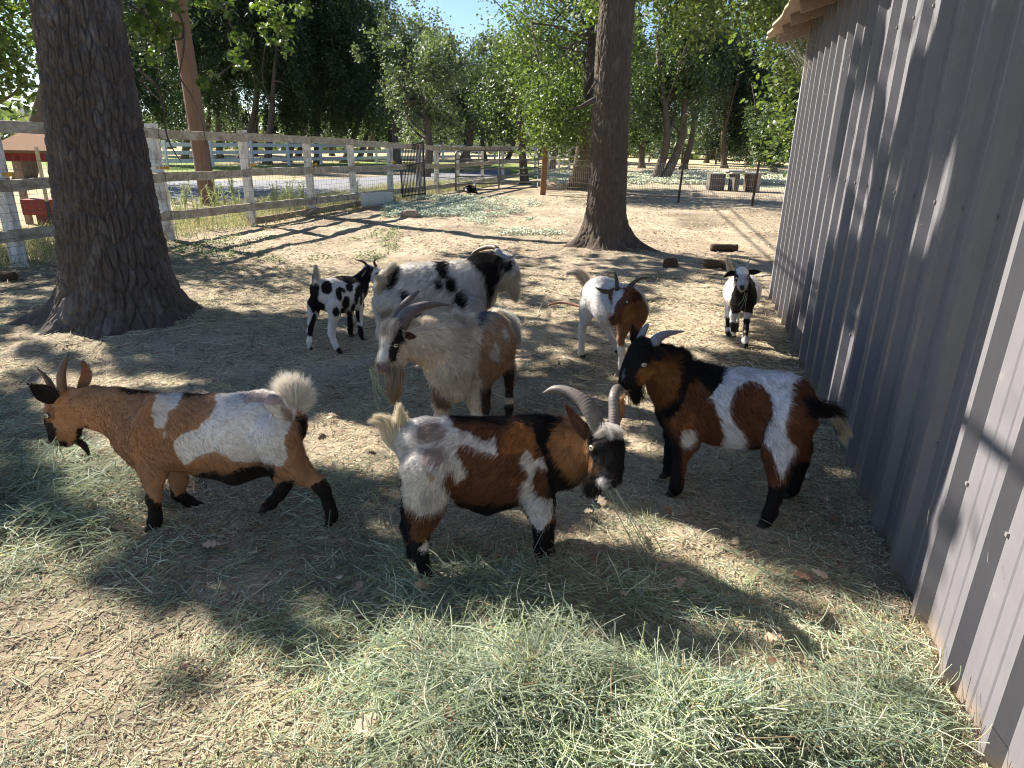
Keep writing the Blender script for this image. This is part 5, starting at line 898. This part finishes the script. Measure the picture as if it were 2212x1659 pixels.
for q, c in (([(1280, 560), (1380, 460), (1510, 490), (1540, 600), (1580, 750), (1540, 880), (1440, 890), (1330, 790), (1255, 650)], NECK), ([(980, 560), (1080, 500), (1180, 560), (1200, 650), (1180, 740), (1100, 700), (960, 720), (940, 640)], (.33, .14, .045)),
             ([(980, 430), (1250, 330), (1500, 380), (1500, 470), (1380, 478), (1290, 560), (1262, 650), (1330, 800), (1450, 900), (1545, 870), (1580, 930), (1420, 1020), (1300, 1120), (1285, 1010), (1262, 880), (1255, 760), (1190, 640), (1170, 540), (1080, 500)], BLACK),
             ([(590, 380), (620, 470), (660, 500), (800, 500), (1000, 520), (1060, 480), (1000, 400)], BLACK),
             ([(190, 380), (330, 440), (530, 380), (600, 430), (640, 540), (740, 570), (850, 640), (905, 590), (925, 725), (800, 690), (700, 640), (650, 670), (660, 730), (735, 850), (650, 920), (620, 830), (570, 850), (558, 920), (600, 970), (575, 1050), (500, 1110), (400, 1135), (310, 1060), (225, 750)], WHITE),
             ([(400, 520), (520, 500), (600, 560), (560, 620), (440, 640), (380, 600)], (.34, .27, .24)), ([(420, 690), (560, 660), (600, 740), (520, 800), (440, 790)], (.42, .34, .30)), ([(420, 820), (520, 860), (480, 900)], (.42, .30, .22)),
             ([(1075, 750), (1115, 685), (1180, 760), (1232, 735), (1262, 830), (1200, 800), (1160, 870), (1180, 980), (1230, 1010), (1300, 1020), (1295, 1150), (1222, 1235), (1155, 1180), (1085, 1040), (1088, 950), (1140, 860)], WHITE),
             ([(600, 980), (632, 975), (628, 1035), (585, 1030)], WHITE), ([(620, 1045), (850, 1050), (1065, 1045), (1040, 1100), (850, 1140), (690, 1110)], BLACK),
             ([(225, 700), (285, 900), (300, 1100), (342, 1130), (342, 1300), (270, 1300), (225, 800)], BLACK), ([(310, 1290), (430, 1315), (530, 1210), (500, 1300), (510, 1700), (310, 1700)], BLACK), ([(385, 1365), (440, 1290), (470, 1330), (440, 1380)], WHITE),
             ([(1120, 1165), (1210, 1245), (1300, 1170), (1330, 1600), (1120, 1600)], BLACK), ([(1525, 590), (1580, 470), (1790, 480), (1800, 920), (1640, 980), (1510, 930), (1575, 770), (1545, 710)], BLACK),
             ([(1590, 900), (1630, 865), (1700, 905), (1680, 945), (1600, 935)], (.55, .52, .5)), ([(1600, 840), (1650, 800), (1690, 860), (1640, 870)], (.12, .10, .09)), ([(1680, 850), (1740, 840), (1735, 900), (1690, 900)], (.06, .045, .04))): b.patch(q, c)
b.patch([(1540, 880), (1600, 850), (1640, 800), (1600, 780), (1560, 830)], (.10, .05, .028)); b.patch([(1590, 640), (1560, 615), (1545, 640), (1548, 700), (1580, 700)], (.07, .05, .04)); b.patch([(1640, 700), (1700, 690), (1710, 760), (1660, 800)], (.03, .027, .027)); b.patch([(1655, 905), (1740, 895), (1735, 908), (1660, 918)], (.003, .003, .003)); b.spot(1722, 868, 12, 8, (.002, .002, .002))  # grey patch down the nose is sheen painted into the black face
b.long += [(1655, 720, 130, .008, .15, None), (1250, 420, 130, .03, .5, None), (1500, 880, 90, .045, .25, (0, 0, -1)), (1640, 920, 40, .02, .3, (0, 0, -1)), (430, 1040, 120, .03, .3, (0, 0, -1))]
b.build(42000)
# --- black, brown and white buck at the right by the barn
c = Goat('black-faced brown goat with a broad white band round a brown oval, beside the barn wall', (.3199, 1283, 663.6), 2.75, (-.83, .45), DBROWN, .008, .022)
c.chain([(1290, 640, 180, -.10), (1230, 680, 215, -.09), (1050, 690, 252, -.04), (860, 680, 240, .02), (720, 640, 228, .07)], .78, .05)
c.chain([(650, 600, 215, .09), (545, 500, 175, .10), (460, 400, 130, .09), (400, 340, 110, .07)], .72, .05); c.chain([(520, 700, 95, .08), (560, 790, 90, .07)], .9, .05)
c.chain([(330, 305, 96, .05), (292, 385, 84, .03), (250, 450, 62, .01), (205, 502, 38, -.01)], .8, .03); c.chain([(360, 400, 78, .05), (300, 470, 55, .03), (235, 525, 32, 0)], .75, .03)
c.leg([(610, 780, 120), (615, 900, 78), (590, 990, 50), (572, 1090, 41), (562, 1170, 36), (555, 1215, 38)], .0, (540, 1275))
c.leg([(540, 860, 70), (530, 960, 48), (518, 1040, 38), (508, 1090, 33)], .20, (490, 1150))
c.leg([(1330, 760, 160), (1290, 880, 130), (1245, 1000, 92), (1245, 1110, 68), (1240, 1200, 50), (1218, 1300, 42), (1190, 1390, 40)], -.2, (1155, 1490))
c.leg([(1350, 800, 110), (1385, 950, 72), (1395, 1040, 50), (1370, 1140, 40), (1340, 1220, 36)], .02, (1320, 1285))
c.chain([(1420, 640, 60, -.1), (1500, 680, 34, -.1), (1600, 700, 22, -.12), (1650, 740, 12, -.12)], 1, .03)
c.lock([(1430, 670, 55, -.1), (1530, 690, 48, -.11), (1640, 710, 34, -.12), (1680, 760, 12, -.12)], 900, (.03, .02, .018), .6)
for tx, ty in ((1650, 860), (1695, 925), (1735, 870)): c.lock([(1600, 700, 18, -.12), (1650, 770, 30, -.12), (tx, ty, 12, -.12)], 380, (.03, .02, .018) if tx == 1650 else (.70, .62, .48), .8)
cb = [(280, 535, 48, .02), (285, 590, 45, .02), (285, 655, 12, .02)]; c.locks_as(1, cb, 900, (.015, .012, .011), .7)
c.horn([(395, 262, 42, .04), (425, 215, 36, .05), (490, 180, 25, .08), (610, 162, 4, .12)], 'slate', False); c.horn([(300, 240, 26, .08), (322, 190, 24, .10), (350, 135, 18, .11), (368, 112, 8, .11)], 'slate', False)
c.ear((395, 310), (478, 318), 50, -.02, -.06, (.018, .012, .011), (.06, .03, .02), (.1, -1, .1), .6); c.ear((290, 260), (262, 128), 34, .10, .11, (.03, .022, .022), (.02, .015, .015), (0, -1, .1), .4)
c.eye(338, 390, .0095)
for q, k_ in (([(480, 740), (560, 700), (620, 640), (700, 760), (640, 830), (540, 820)], (.26, .10, .035)), ([(300, 420), (380, 370), (440, 350), (560, 380), (580, 500), (540, 620), (420, 680), (360, 600), (310, 500)], (.25, .11, .035)),
              ([(200, 200), (420, 180), (560, 210), (700, 270), (900, 330), (900, 480), (825, 590), (760, 560), (700, 480), (640, 520), (590, 680), (500, 760), (420, 700), (560, 610), (592, 450), (545, 330), (470, 290)], BLACK), ([(140, 540), (170, 420), (200, 200), (300, 180), (440, 220), (405, 330), (380, 375), (318, 405), (280, 460), (300, 560), (200, 560)], BLACK),
              ([(370, 620), (440, 680), (470, 780), (525, 860), (560, 920), (450, 920), (380, 740)], BLACK),
              ([(882, 330), (1100, 340), (1400, 440), (1335, 520), (1332, 640), (1290, 780), (1300, 880), (1372, 950), (1305, 1060), (1272, 1180), (1240, 1100), (1200, 960), (1140, 900), (1160, 820), (1212, 720), (1192, 600), (1130, 520), (1050, 492), (960, 550), (908, 680), (940, 780), (1000, 850), (1025, 910), (970, 1010), (832, 990), (872, 880), (850, 740), (822, 680), (812, 612), (755, 635), (800, 590), (872, 500)], (.70, .70, .72)),
              ([(582, 835), (672, 828), (695, 895), (650, 945), (592, 945)], WHITE), ([(440, 880), (560, 900), (590, 960), (605, 1330), (400, 1330), (430, 1050)], BLACK), ([(1150, 1160), (1220, 1215), (1300, 1195), (1320, 1050), (1460, 1040), (1460, 1340), (1250, 1340), (1260, 1560), (1050, 1560), (1080, 1400)], BLACK), ([(980, 960), (1110, 935), (1135, 1020), (1000, 1030)], BLACK), ([(1400, 600), (1800, 560), (1800, 800), (1430, 740)], BLACK)): c.patch(q, k_)
c.spot(185, 500, 12, 8, (.002, .002, .002)); c.patch([(205, 410), (215, 420), (195, 500), (180, 500)], (.16, .155, .16))
c.long += [(270, 420, 120, .008, .15, None), (620, 330, 140, .045, .9, (.2, 0, .6)), (780, 400, 110, .04, .7, None), (950, 400, 120, .03, .6, None), (1250, 430, 120, .028, .5, None), (330, 230, 60, .022, .5, None), (480, 600, 100, .03, .3, (0, 0, -1))]
c.build(40000)
# --- cream long-haired buck in the middle
d = Goat('big cream goat with long sweeping horns, shaggy mane and orange beard, in the middle', (.26, 619.4, 513.2), 3.45, (-.45, -.9), CREAM, .0095, .024)
d.chain([(1720, 800, 160, .30), (1660, 880, 250, .20), (1530, 960, 290, .06), (1410, 1010, 255, -.08)], .9, .06)
d.chain([(1400, 900, 250, -.06), (1270, 870, 215, -.14), (1130, 850, 165, -.20), (1020, 840, 130, -.24)], .9, .05); d.chain([(1350, 1100, 190, -.14), (1380, 1240, 130, -.16)], 1, .05)
d.chain([(900, 820, 118, -.28), (868, 920, 98, -.32), (828, 1015, 70, -.36), (795, 1068, 50, -.38)], .85, .03); d.chain([(960, 960, 90, -.27), (900, 1050, 55, -.32), (840, 1090, 38, -.36)], .8, .03)
d.leg([(1290, 1180, 110), (1290, 1350, 78), (1285, 1480, 55), (1285, 1600, 42)], -.2, (1285, 1720)); d.leg([(1560, 1180, 115), (1575, 1350, 78), (1585, 1480, 50), (1590, 1580, 42)], -.08, (1600, 1690))
d.leg([(1790, 950, 110), (1850, 1120, 58), (1852, 1220, 36), (1850, 1330, 30), (1850, 1400, 30)], .26, (1850, 1480)); d.leg([(1650, 1180, 90), (1650, 1290, 42), (1665, 1370, 30)], .30, (1662, 1460))
d.chain([(1740, 640, 50, .34), (1820, 680, 26, .36), (1880, 780, 14, .36)], 1, .03)
d.lock([(1760, 630, 40, .34), (1850, 690, 44, .36), (1905, 790, 34, .37), (1930, 890, 12, .37)], 900, (.66, .62, .55), .7)
d1 = [(900, 1080, 60, -.36), (900, 1190, 48, -.37), (890, 1290, 34, -.38), (878, 1370, 12, -.38)]; d.locks_as(1, d1, 1300, (.50, .42, .32), 1.2, 1, (.50, .27, .10)); d2 = [(930, 1100, 30, -.36), (925, 1220, 22, -.37), (915, 1340, 8, -.38)]; d.locks_as(1, d2, 260, (.46, .27, .12), 1.6)
for nd in ([(900, 700, 40, -.32), (830, 740, 40, -.40), (780, 830, 20, -.43)], [(920, 700, 40, -.32), (870, 740, 40, -.42), (860, 830, 20, -.45)]): d.locks_as(2, nd, 350, (.62, .56, .48), .8)
for x0, y0, x1, y1 in ((1130, 720, 1230, 640), (1200, 740, 1300, 640), (1380, 720, 1420, 640), (1430, 730, 1500, 660), (1480, 760, 1570, 700), (1290, 740, 1370, 670)): d.locks_as(2, [(x0, y0, 45, -.12), ((x0 + x1) / 2, (y0 + y1) / 2, 42, -.10), (x1, y1, 24, -.08)], 420, (.62, .55, .45), 1.2)
d.horn([(945, 735, 62, -.30), (1000, 640, 60, -.27), (1100, 580, 45, -.22), (1220, 556, 27, -.15), (1358, 560, 4, -.08)], 'grey'); d.horn([(885, 715, 36, -.24), (938, 610, 36, -.18), (1010, 520, 27, -.12), (1080, 460, 15, -.06), (1100, 440, 9, -.05)], 'grey')
d.ear((975, 812), (1072, 822), 34, -.36, -.42, (.10, .045, .03), CREAM, (.1, -1, .1), .7)
d.eye(907, 898, .0095)
for q, k_ in (([(1600, 900), (1640, 720), (1790, 640), (1920, 850), (1900, 1060), (1760, 1220), (1640, 1270), (1590, 1100)], TAN), ([(1640, 560), (1700, 600), (1760, 620), (1700, 760), (1600, 760)], (.5, .42, .33)), ([(1675, 1000), (1735, 870), (1775, 930), (1762, 1035)], (.64, .6, .54)), ([(1780, 780), (1810, 740), (1850, 850), (1820, 850)], (.62, .57, .5)),
              ([(862, 765), (955, 745), (975, 860), (935, 880), (905, 1030), (850, 1040), (835, 930), (868, 870)], (.03, .022, .018)), ([(970, 1085), (1065, 1030), (1060, 1080), (1000, 1110)], (.03, .02, .02)), ([(725, 1030), (860, 1035), (880, 1110), (760, 1130)], (.32, .24, .22)), ([(735, 1050), (765, 1045), (760, 1075), (738, 1080)], (.06, .035, .03)), ([(790, 760), (850, 760), (860, 900), (830, 1000), (740, 1010), (740, 850)], (.66, .61, .53)),
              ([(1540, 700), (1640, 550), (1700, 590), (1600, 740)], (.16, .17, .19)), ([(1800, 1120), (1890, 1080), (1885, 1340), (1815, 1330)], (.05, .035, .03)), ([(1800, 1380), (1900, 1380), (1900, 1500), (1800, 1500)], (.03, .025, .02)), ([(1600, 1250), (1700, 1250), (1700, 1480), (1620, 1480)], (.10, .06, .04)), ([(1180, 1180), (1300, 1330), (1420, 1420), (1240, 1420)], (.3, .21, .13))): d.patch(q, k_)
d.long += [(850, 960, 120, .009, .15, None), (1300, 800, 200, .034, .25, None), (1450, 740, 90, .045, .7, None), (1250, 1250, 130, .035, .25, (0, 0, -1)), (1450, 1250, 150, .028, .2, (0, 0, -1)), (1750, 850, 160, .014, .2, None)]
d.build(38000, .0008)
# --- large white goat with black spots
e = Goat('large white goat with round black spots, black neck and pale beard, behind the cream buck', (.26, 619.4, 513.2), 4.35, (1, .12), (.70, .67, .62), .011, .034)
e.chain([(910, 430, 175, -.05), (1080, 450, 215, -.02), (1300, 450, 225, .02), (1500, 430, 222, .05)], .62, .06)
e.chain([(1560, 370, 190, .06), (1660, 300, 150, .06), (1740, 260, 115, .04), (1790, 230, 85, .02)], .75, .05); e.chain([(1610, 420, 120, .05), (1640, 480, 70, .05)], .8, .05)
e.chain([(1800, 215, 82, .02), (1850, 255, 62, 0), (1905, 305, 40, 0)], .7, .03); e.chain([(1790, 300, 60, .02), (1880, 330, 30, 0)], .7, .03)
e.leg([(860, 550, 140), (840, 680, 80), (810, 780, 50), (830, 880, 38), (835, 960, 36)], -.12, (840, 1060)); e.leg([(880, 600, 120), (870, 750, 60), (860, 850, 40), (870, 930, 36)], .1, (880, 1010))
e.leg([(1500, 600, 120), (1500, 750, 60), (1500, 860, 42), (1500, 960, 36)], -.1, (1500, 1050)); e.leg([(1560, 600, 100), (1560, 740, 55), (1560, 850, 40), (1560, 930, 35)], .12, (1565, 1000))
e.chain([(840, 380, 60, -.06), (830, 320, 30, -.08), (880, 250, 18, -.1)], 1, .03)
for nd, c1 in (([(850, 400, 40, -.06), (820, 320, 32, -.1), (905, 210, 10, -.12)], (.62, .57, .47)), ([(870, 380, 40, -.02), (880, 310, 34, -.05), (915, 240, 14, -.08)], (.02, .016, .015)), ([(830, 390, 45, -.1), (780, 350, 35, -.14), (745, 330, 14, -.15)], (.66, .60, .48)), ([(830, 420, 45, -.1), (790, 430, 35, -.14), (770, 480, 14, -.15)], (.55, .46, .33))): e.lock(nd, 520, c1, .8)
eb = [(1850, 330, 60, 0), (1870, 410, 46, 0), (1905, 530, 10, 0)]; e.locks_as(1, eb, 1300, (.62, .53, .38), .7); eb2 = [(1790, 350, 50, 0), (1790, 410, 40, 0), (1780, 450, 16, 0)]; e.locks_as(1, eb2, 500, (.5, .42, .30), .8)
Ex = lambda x, y: ((999.8 + .08532 * x - 619.4) / .26, (522 + .08532 * y - 513.2) / .26)
e.horn([(*Ex(880, 240), 26, .0), (*Ex(900, 260), 24, -.04), (*Ex(985, 345), 19, -.12), (*Ex(1120, 402), 14, -.16), (*Ex(1250, 385), 9, -.15), (*Ex(1375, 290), 2, -.12)], 'slate'); e.horn([(*Ex(900, 260), 22, .08), (*Ex(820, 150), 22, .1), (*Ex(640, 135), 20, .16), (*Ex(450, 190), 17, .2), (*Ex(300, 265), 13, .2), (*Ex(215, 330), 5, .18)], 'brown')
e.ear(Ex(1010, 520), Ex(960, 700), 24, -.10, -.13, (.05, .04, .035), (.02, .016, .015), (-.2, -1, .1), .5); e.eye(*Ex(1262, 560), .0085)
for q in ([(1495, 160), (1560, 80), (1770, 100), (1830, 170), (1790, 215), (1770, 250), (1805, 310), (1745, 430), (1700, 490), (1690, 560), (1660, 530), (1655, 330), (1560, 230)], [(1785, 190), (1885, 190), (1880, 280), (1845, 275), (1810, 290), (1790, 250)], [(1240, 160), (1360, 160), (1340, 330), (1290, 340), (1240, 270)]): e.patch(q, BLACK)
for x, y, aa, bb_, ro in ((875, 330, 62, 108, .35), (985, 490, 40, 52, 0), (1265, 385, 36, 46, -.5), (1368, 385, 48, 72, -.2), (1452, 508, 56, 74, 0), (1080, 630, 40, 35, 0)): e.spot(x, y, aa, bb_, BLACK, ro)
e.patch([(1900, 260), (1960, 290), (1950, 350), (1900, 340)], (.5, .36, .32)); e.patch([(780, 620), (880, 560), (870, 720), (800, 720)], (.38, .32, .28)); e.patch([(740, 300), (830, 300), (800, 480), (740, 440)], (.6, .53, .42))
e.long += [(1600, 450, 150, .07, .3, (0, 0, -1)), (1650, 150, 100, .05, .5, None), (1850, 330, 60, .04, .2, (0, 0, -1))]
e.build(34000, .0009)
# --- small spotted goat seen from behind
f = Goat('small black-spotted white goat seen from behind, tail held up', (.1387, 654.8, 548.6), 5.05, (.5, .87), WHITE, .0095, .012)
f.chain([(280, 560, 165, -.06), (430, 640, 235, 0), (650, 630, 255, .10), (820, 560, 190, .22)], .95, .06)
f.chain([(830, 500, 150, .22), (920, 400, 105, .26), (1000, 280, 78, .28)], .8, .04); f.chain([(1010, 245, 72, .28), (1110, 285, 66, .27), (1205, 275, 36, .26)], .8, .03); f.chain([(1060, 350, 60, .26), (1110, 420, 45, .25)], .8, .03)
f.leg([(470, 820, 130), (490, 960, 88), (450, 1120, 60), (440, 1230, 50), (480, 1370, 42), (515, 1450, 40)], -.16, (575, 1560)); f.leg([(170, 780, 120), (160, 920, 80), (130, 1080, 50), (108, 1200, 42), (98, 1350, 36)], -.08, (100, 1490))
f.leg([(720, 850, 70), (730, 980, 48), (738, 1100, 38), (738, 1180, 36)], .12, (742, 1275)); f.leg([(870, 800, 90), (880, 950, 50), (885, 1100, 36), (895, 1220, 34)], .24, (915, 1340))
f.chain([(210, 520, 70, -.1), (200, 430, 36, -.12), (205, 340, 22, -.12)], 1, .03)
f.lock([(195, 500, 38, -.12), (200, 360, 42, -.12), (205, 180, 12, -.12)], 700, (.55, .50, .44), .7); f.lock([(185, 490, 30, -.12), (165, 400, 26, -.12), (150, 330, 12, -.12)], 200, (.03, .02, .02), .7)
f.horn([(1000, 185, 24, .28), (960, 140, 20, .26), (900, 105, 15, .24), (812, 88, 3, .22)], 'dark'); f.horn([(1140, 200, 24, .30), (1110, 140, 20, .30), (1120, 95, 13, .30), (1158, 70, 4, .30)], 'dark')
f.ear((960, 240), (915, 330), 26, .24, .2, (.05, .04, .04), (.45, .42, .40), (-.5, -1, 0), .4); f.eye(1112, 225, .008)
for q in ([(90, 470), (240, 460), (250, 640), (230, 700), (330, 790), (355, 945), (260, 930), (205, 895), (150, 930), (60, 760), (70, 600)], [(820, 330), (910, 250), (1000, 170), (1100, 220), (1060, 330), (1050, 440), (985, 620), (975, 800), (930, 820), (950, 640), (860, 420)], [(380, 340), (740, 290), (870, 320), (950, 480), (850, 440), (760, 480), (640, 440), (500, 380)],
          [(160, 920), (215, 930), (150, 1280), (60, 1270), (90, 1080)], [(680, 880), (770, 890), (770, 1020), (790, 1100), (790, 1320), (680, 1300)], [(800, 860), (880, 880), (890, 1060), (830, 1060)], [(840, 1100), (930, 1130), (980, 1400), (860, 1400)], [(470, 1540), (560, 1440), (660, 1600), (500, 1620)]): f.patch(q, (.015, .012, .012))
for x, y, aa, bb_, ro in ((365, 525, 92, 108, 0), (555, 635, 48, 105, -.25), (672, 760, 58, 110, 0), (512, 900, 58, 72, 0), (610, 560, 75, 34, .6), (725, 520, 60, 78, -.3), (870, 580, 62, 100, 0), (830, 690, 34, 100, 0), (905, 720, 26, 70, .15), (780, 830, 34, 70, .3), (620, 915, 48, 75, 0), (1150, 315, 30, 26, 0)): f.spot(x, y, aa, bb_, (.015, .012, .012), ro)
f.build(16000, .0009)
# --- white goat with brown forequarters
g = Goat('white goat with brown neck, brown face with white blaze and curved dark horns', (.1706, 1221, 566.3), 4.7, (.62, -.78), WHITE, .0095, .012)
g.chain([(340, 420, 145, .28), (450, 440, 235, .18), (620, 540, 255, .02), (830, 640, 215, -.16)], .95, .06)
g.chain([(850, 560, 190, -.18), (850, 480, 145, -.24), (800, 440, 120, -.30)], .9, .05); g.chain([(730, 410, 112, -.36), (705, 510, 98, -.42), (660, 620, 74, -.48), (620, 700, 52, -.52)], .85, .03); g.chain([(780, 520, 85, -.36), (720, 640, 60, -.44), (640, 740, 42, -.5)], .85, .03)
g.leg([(270, 560, 110), (260, 680, 78), (210, 830, 46), (208, 950, 38), (205, 1080, 36), (200, 1140, 38)], .16, (205, 1195)); g.leg([(480, 760, 70), (560, 900, 40), (600, 990, 34), (635, 1070, 34)], .30, (648, 1140))
g.leg([(730, 820, 95), (705, 950, 52), (705, 1060, 42), (710, 1130, 42), (710, 1230, 34), (708, 1290, 34)], -.2, (705, 1390)); g.leg([(900, 820, 90), (880, 950, 50), (880, 1080, 40), (880, 1200, 34)], -.05, (880, 1330))
g.chain([(310, 320, 60, .34), (260, 250, 34, .34), (220, 180, 22, .34)], 1, .03); g.lock([(285, 290, 45, .34), (235, 190, 44, .34), (150, 120, 34, .34), (20, 150, 8, .34)], 900, (.52, .42, .32), .7, 1, (.6, .55, .48)); g.lock([(280, 300, 36, .34), (230, 230, 34, .34), (150, 190, 16, .34)], 400, (.45, .33, .24), .7)
g.horn([(655, 345, 29, -.38), (652, 250, 25, -.34), (642, 180, 17, -.31), (622, 118, 4, -.29)], 'dark'); g.horn([(790, 345, 40, -.36), (855, 270, 30, -.32), (940, 212, 21, -.28), (1072, 198, 4, -.24)], 'dark')
g.ear((600, 372), (396, 330), 28, -.38, -.36, (.20, .12, .09), (.20, .08, .04), (0, -1, .2), .4, (500, 372)); g.ear((830, 420), (962, 488), 46, -.36, -.36, (.12, .05, .03), (.16, .065, .03), (.2, -1, .2), .5, (920, 430))
g.eye(780, 503, .0085); g.eye(585, 500, .007)
GB = (.27, .128, .058)
for q, k_ in (([(800, 280), (940, 370), (1040, 560), (1080, 750), (1060, 920), (900, 980), (755, 960), (745, 1065), (665, 1060), (640, 790), (700, 740), (700, 500)], GB), ([(535, 430), (575, 345), (610, 325), (880, 310), (900, 480), (860, 600), (700, 800), (590, 810), (540, 720), (600, 560)], (.17, .07, .035)), ([(612, 345), (748, 345), (722, 430), (660, 500), (618, 590), (612, 680), (548, 700), (548, 640), (590, 600), (608, 520), (600, 440)], (.62, .62, .64)), ([(540, 640), (610, 640), (610, 700), (540, 710)], (.5, .32, .3)), ([(565, 690), (620, 670), (625, 700), (580, 735)], (.03, .02, .02)), ([(760, 560), (870, 500), (900, 700), (760, 780), (700, 700)], (.33, .16, .06))): g.patch(q, k_)
g.build(18000, .0009)
# --- small black and white goat walking toward the camera
h_ = Goat('small white goat with black chest and drooping black ears, walking toward the camera', (.128, 1539.6, 548.6), 5.35, (.02, -1), (.68, .66, .63), .0095, .011)
h_.chain([(500, 610, 255, .35), (500, 640, 275, .18), (510, 740, 215, -.02)], 1, .06); h_.chain([(500, 620, 150, -.04), (495, 500, 118, -.10), (490, 400, 110, -.14)], 1, .05)
h_.chain([(490, 330, 112, -.18), (490, 430, 98, -.22), (495, 520, 66, -.26), (497, 565, 52, -.28)], 1, .03)
h_.leg([(600, 900, 85), (590, 1010, 62), (575, 1130, 46), (560, 1260, 44), (545, 1400, 38), (542, 1470, 42)], .0, (545, 1575)); h_.leg([(380, 900, 80), (350, 1020, 58), (340, 1140, 48), (338, 1240, 46), (345, 1330, 36)], .02, (350, 1400), False)
h_.leg([(270, 800, 90), (250, 950, 48), (255, 1090, 40), (252, 1230, 36), (255, 1300, 40)], .3, (262, 1400)); h_.leg([(420, 900, 60), (412, 1050, 36), (408, 1150, 34), (400, 1220, 30)], .45, (400, 1300))
h_.lock([(320, 330, 30, .5), (290, 220, 40, .5), (250, 60, 14, .5)], 600, (.58, .52, .42), .8)
h_.horn([(425, 250, 30, -.16), (400, 195, 24, -.13), (372, 160, 14, -.11), (342, 140, 4, -.10)], 'slate'); h_.horn([(560, 245, 30, -.16), (575, 190, 24, -.13), (595, 150, 16, -.11), (622, 108, 4, -.10)], 'slate')
h_.ear((385, 330), (192, 388), 44, -.18, -.16, (.03, .02, .02), (.02, .015, .015), (0, -1, .3), .4, (290, 330)); h_.ear((600, 310), (805, 300), 44, -.18, -.16, (.03, .02, .02), (.02, .015, .015), (0, -1, .3), .4)
h_.eye(400, 405, .008); h_.eye(598, 400, .008)
for q, k_ in (([(280, 830), (320, 680), (385, 520), (480, 620), (560, 590), (620, 360), (710, 480), (755, 700), (735, 850), (680, 1010), (540, 975), (430, 1000), (330, 1010), (295, 920)], (.022, .017, .016)), ([(385, 250), (600, 250), (620, 420), (610, 480), (570, 600), (490, 660), (420, 600), (380, 480)], (.45, .45, .47)), ([(390, 215), (600, 215), (600, 330), (520, 350), (430, 330), (390, 300)], (.68, .67, .66)), ([(340, 240), (385, 230), (425, 380), (405, 500), (365, 420)], (.02, .015, .015)), ([(580, 380), (630, 280), (630, 460), (595, 440)], (.02, .015, .015)), ([(455, 530), (540, 530), (530, 600), (495, 620), (465, 600)], (.05, .045, .045)),
              ([(500, 1090), (630, 1100), (610, 1420), (560, 1380), (500, 1420)], (.02, .016, .015)), ([(480, 1510), (610, 1510), (610, 1620), (480, 1620)], (.02, .016, .015)), ([(280, 1150), (440, 1160), (430, 1250), (380, 1330), (300, 1300)], (.02, .016, .015)), ([(215, 1060), (290, 1080), (290, 1240), (215, 1250)], (.02, .016, .015)), ([(190, 1310), (300, 1300), (330, 1430), (190, 1430)], (.03, .025, .022)), ([(520, 1290), (570, 1290), (560, 1330), (520, 1330)], (.5, .45, .4))): h_.patch(q, k_)
h_.build(13000, .0009)
# --- black and white kid lying by the gate
k_ = Goat('black and white goat lying down in front of the tubular gate', (.2, 840.6, 292), 21.5, (1, 0), (.018, .016, .016), .02, .02)
k_.chain([(830, 585, 30, 0), (875, 580, 36, 0), (915, 585, 28, 0)], .8, .06); k_.chain([(915, 575, 22, -.05), (925, 545, 15, -.06)], 1, .04); k_.chain([(925, 525, 15, -.08), (925, 545, 10, -.16)], 1, .03)
k_.chain([(935, 600, 12, -.1), (945, 618, 9, -.2), (900, 620, 8, -.25)], 1, .03); k_.chain([(830, 600, 16, -.1), (860, 618, 9, -.2), (880, 620, 8, -.2)], 1, .03)
k_.ear((918, 515), (895, 490), 8, -.08, -.08, (.6, .58, .55), (.6, .58, .55), (0, -1, 0), .3); k_.ear((934, 515), (955, 490), 8, -.08, -.08, (.6, .58, .55), (.6, .58, .55), (0, -1, 0), .3)
k_.patch([(905, 500), (945, 500), (935, 560), (915, 560)], (.6, .58, .55)); k_.patch([(815, 570), (835, 560), (845, 600), (820, 600)], (.6, .58, .55))
k_.build(3000, .002)
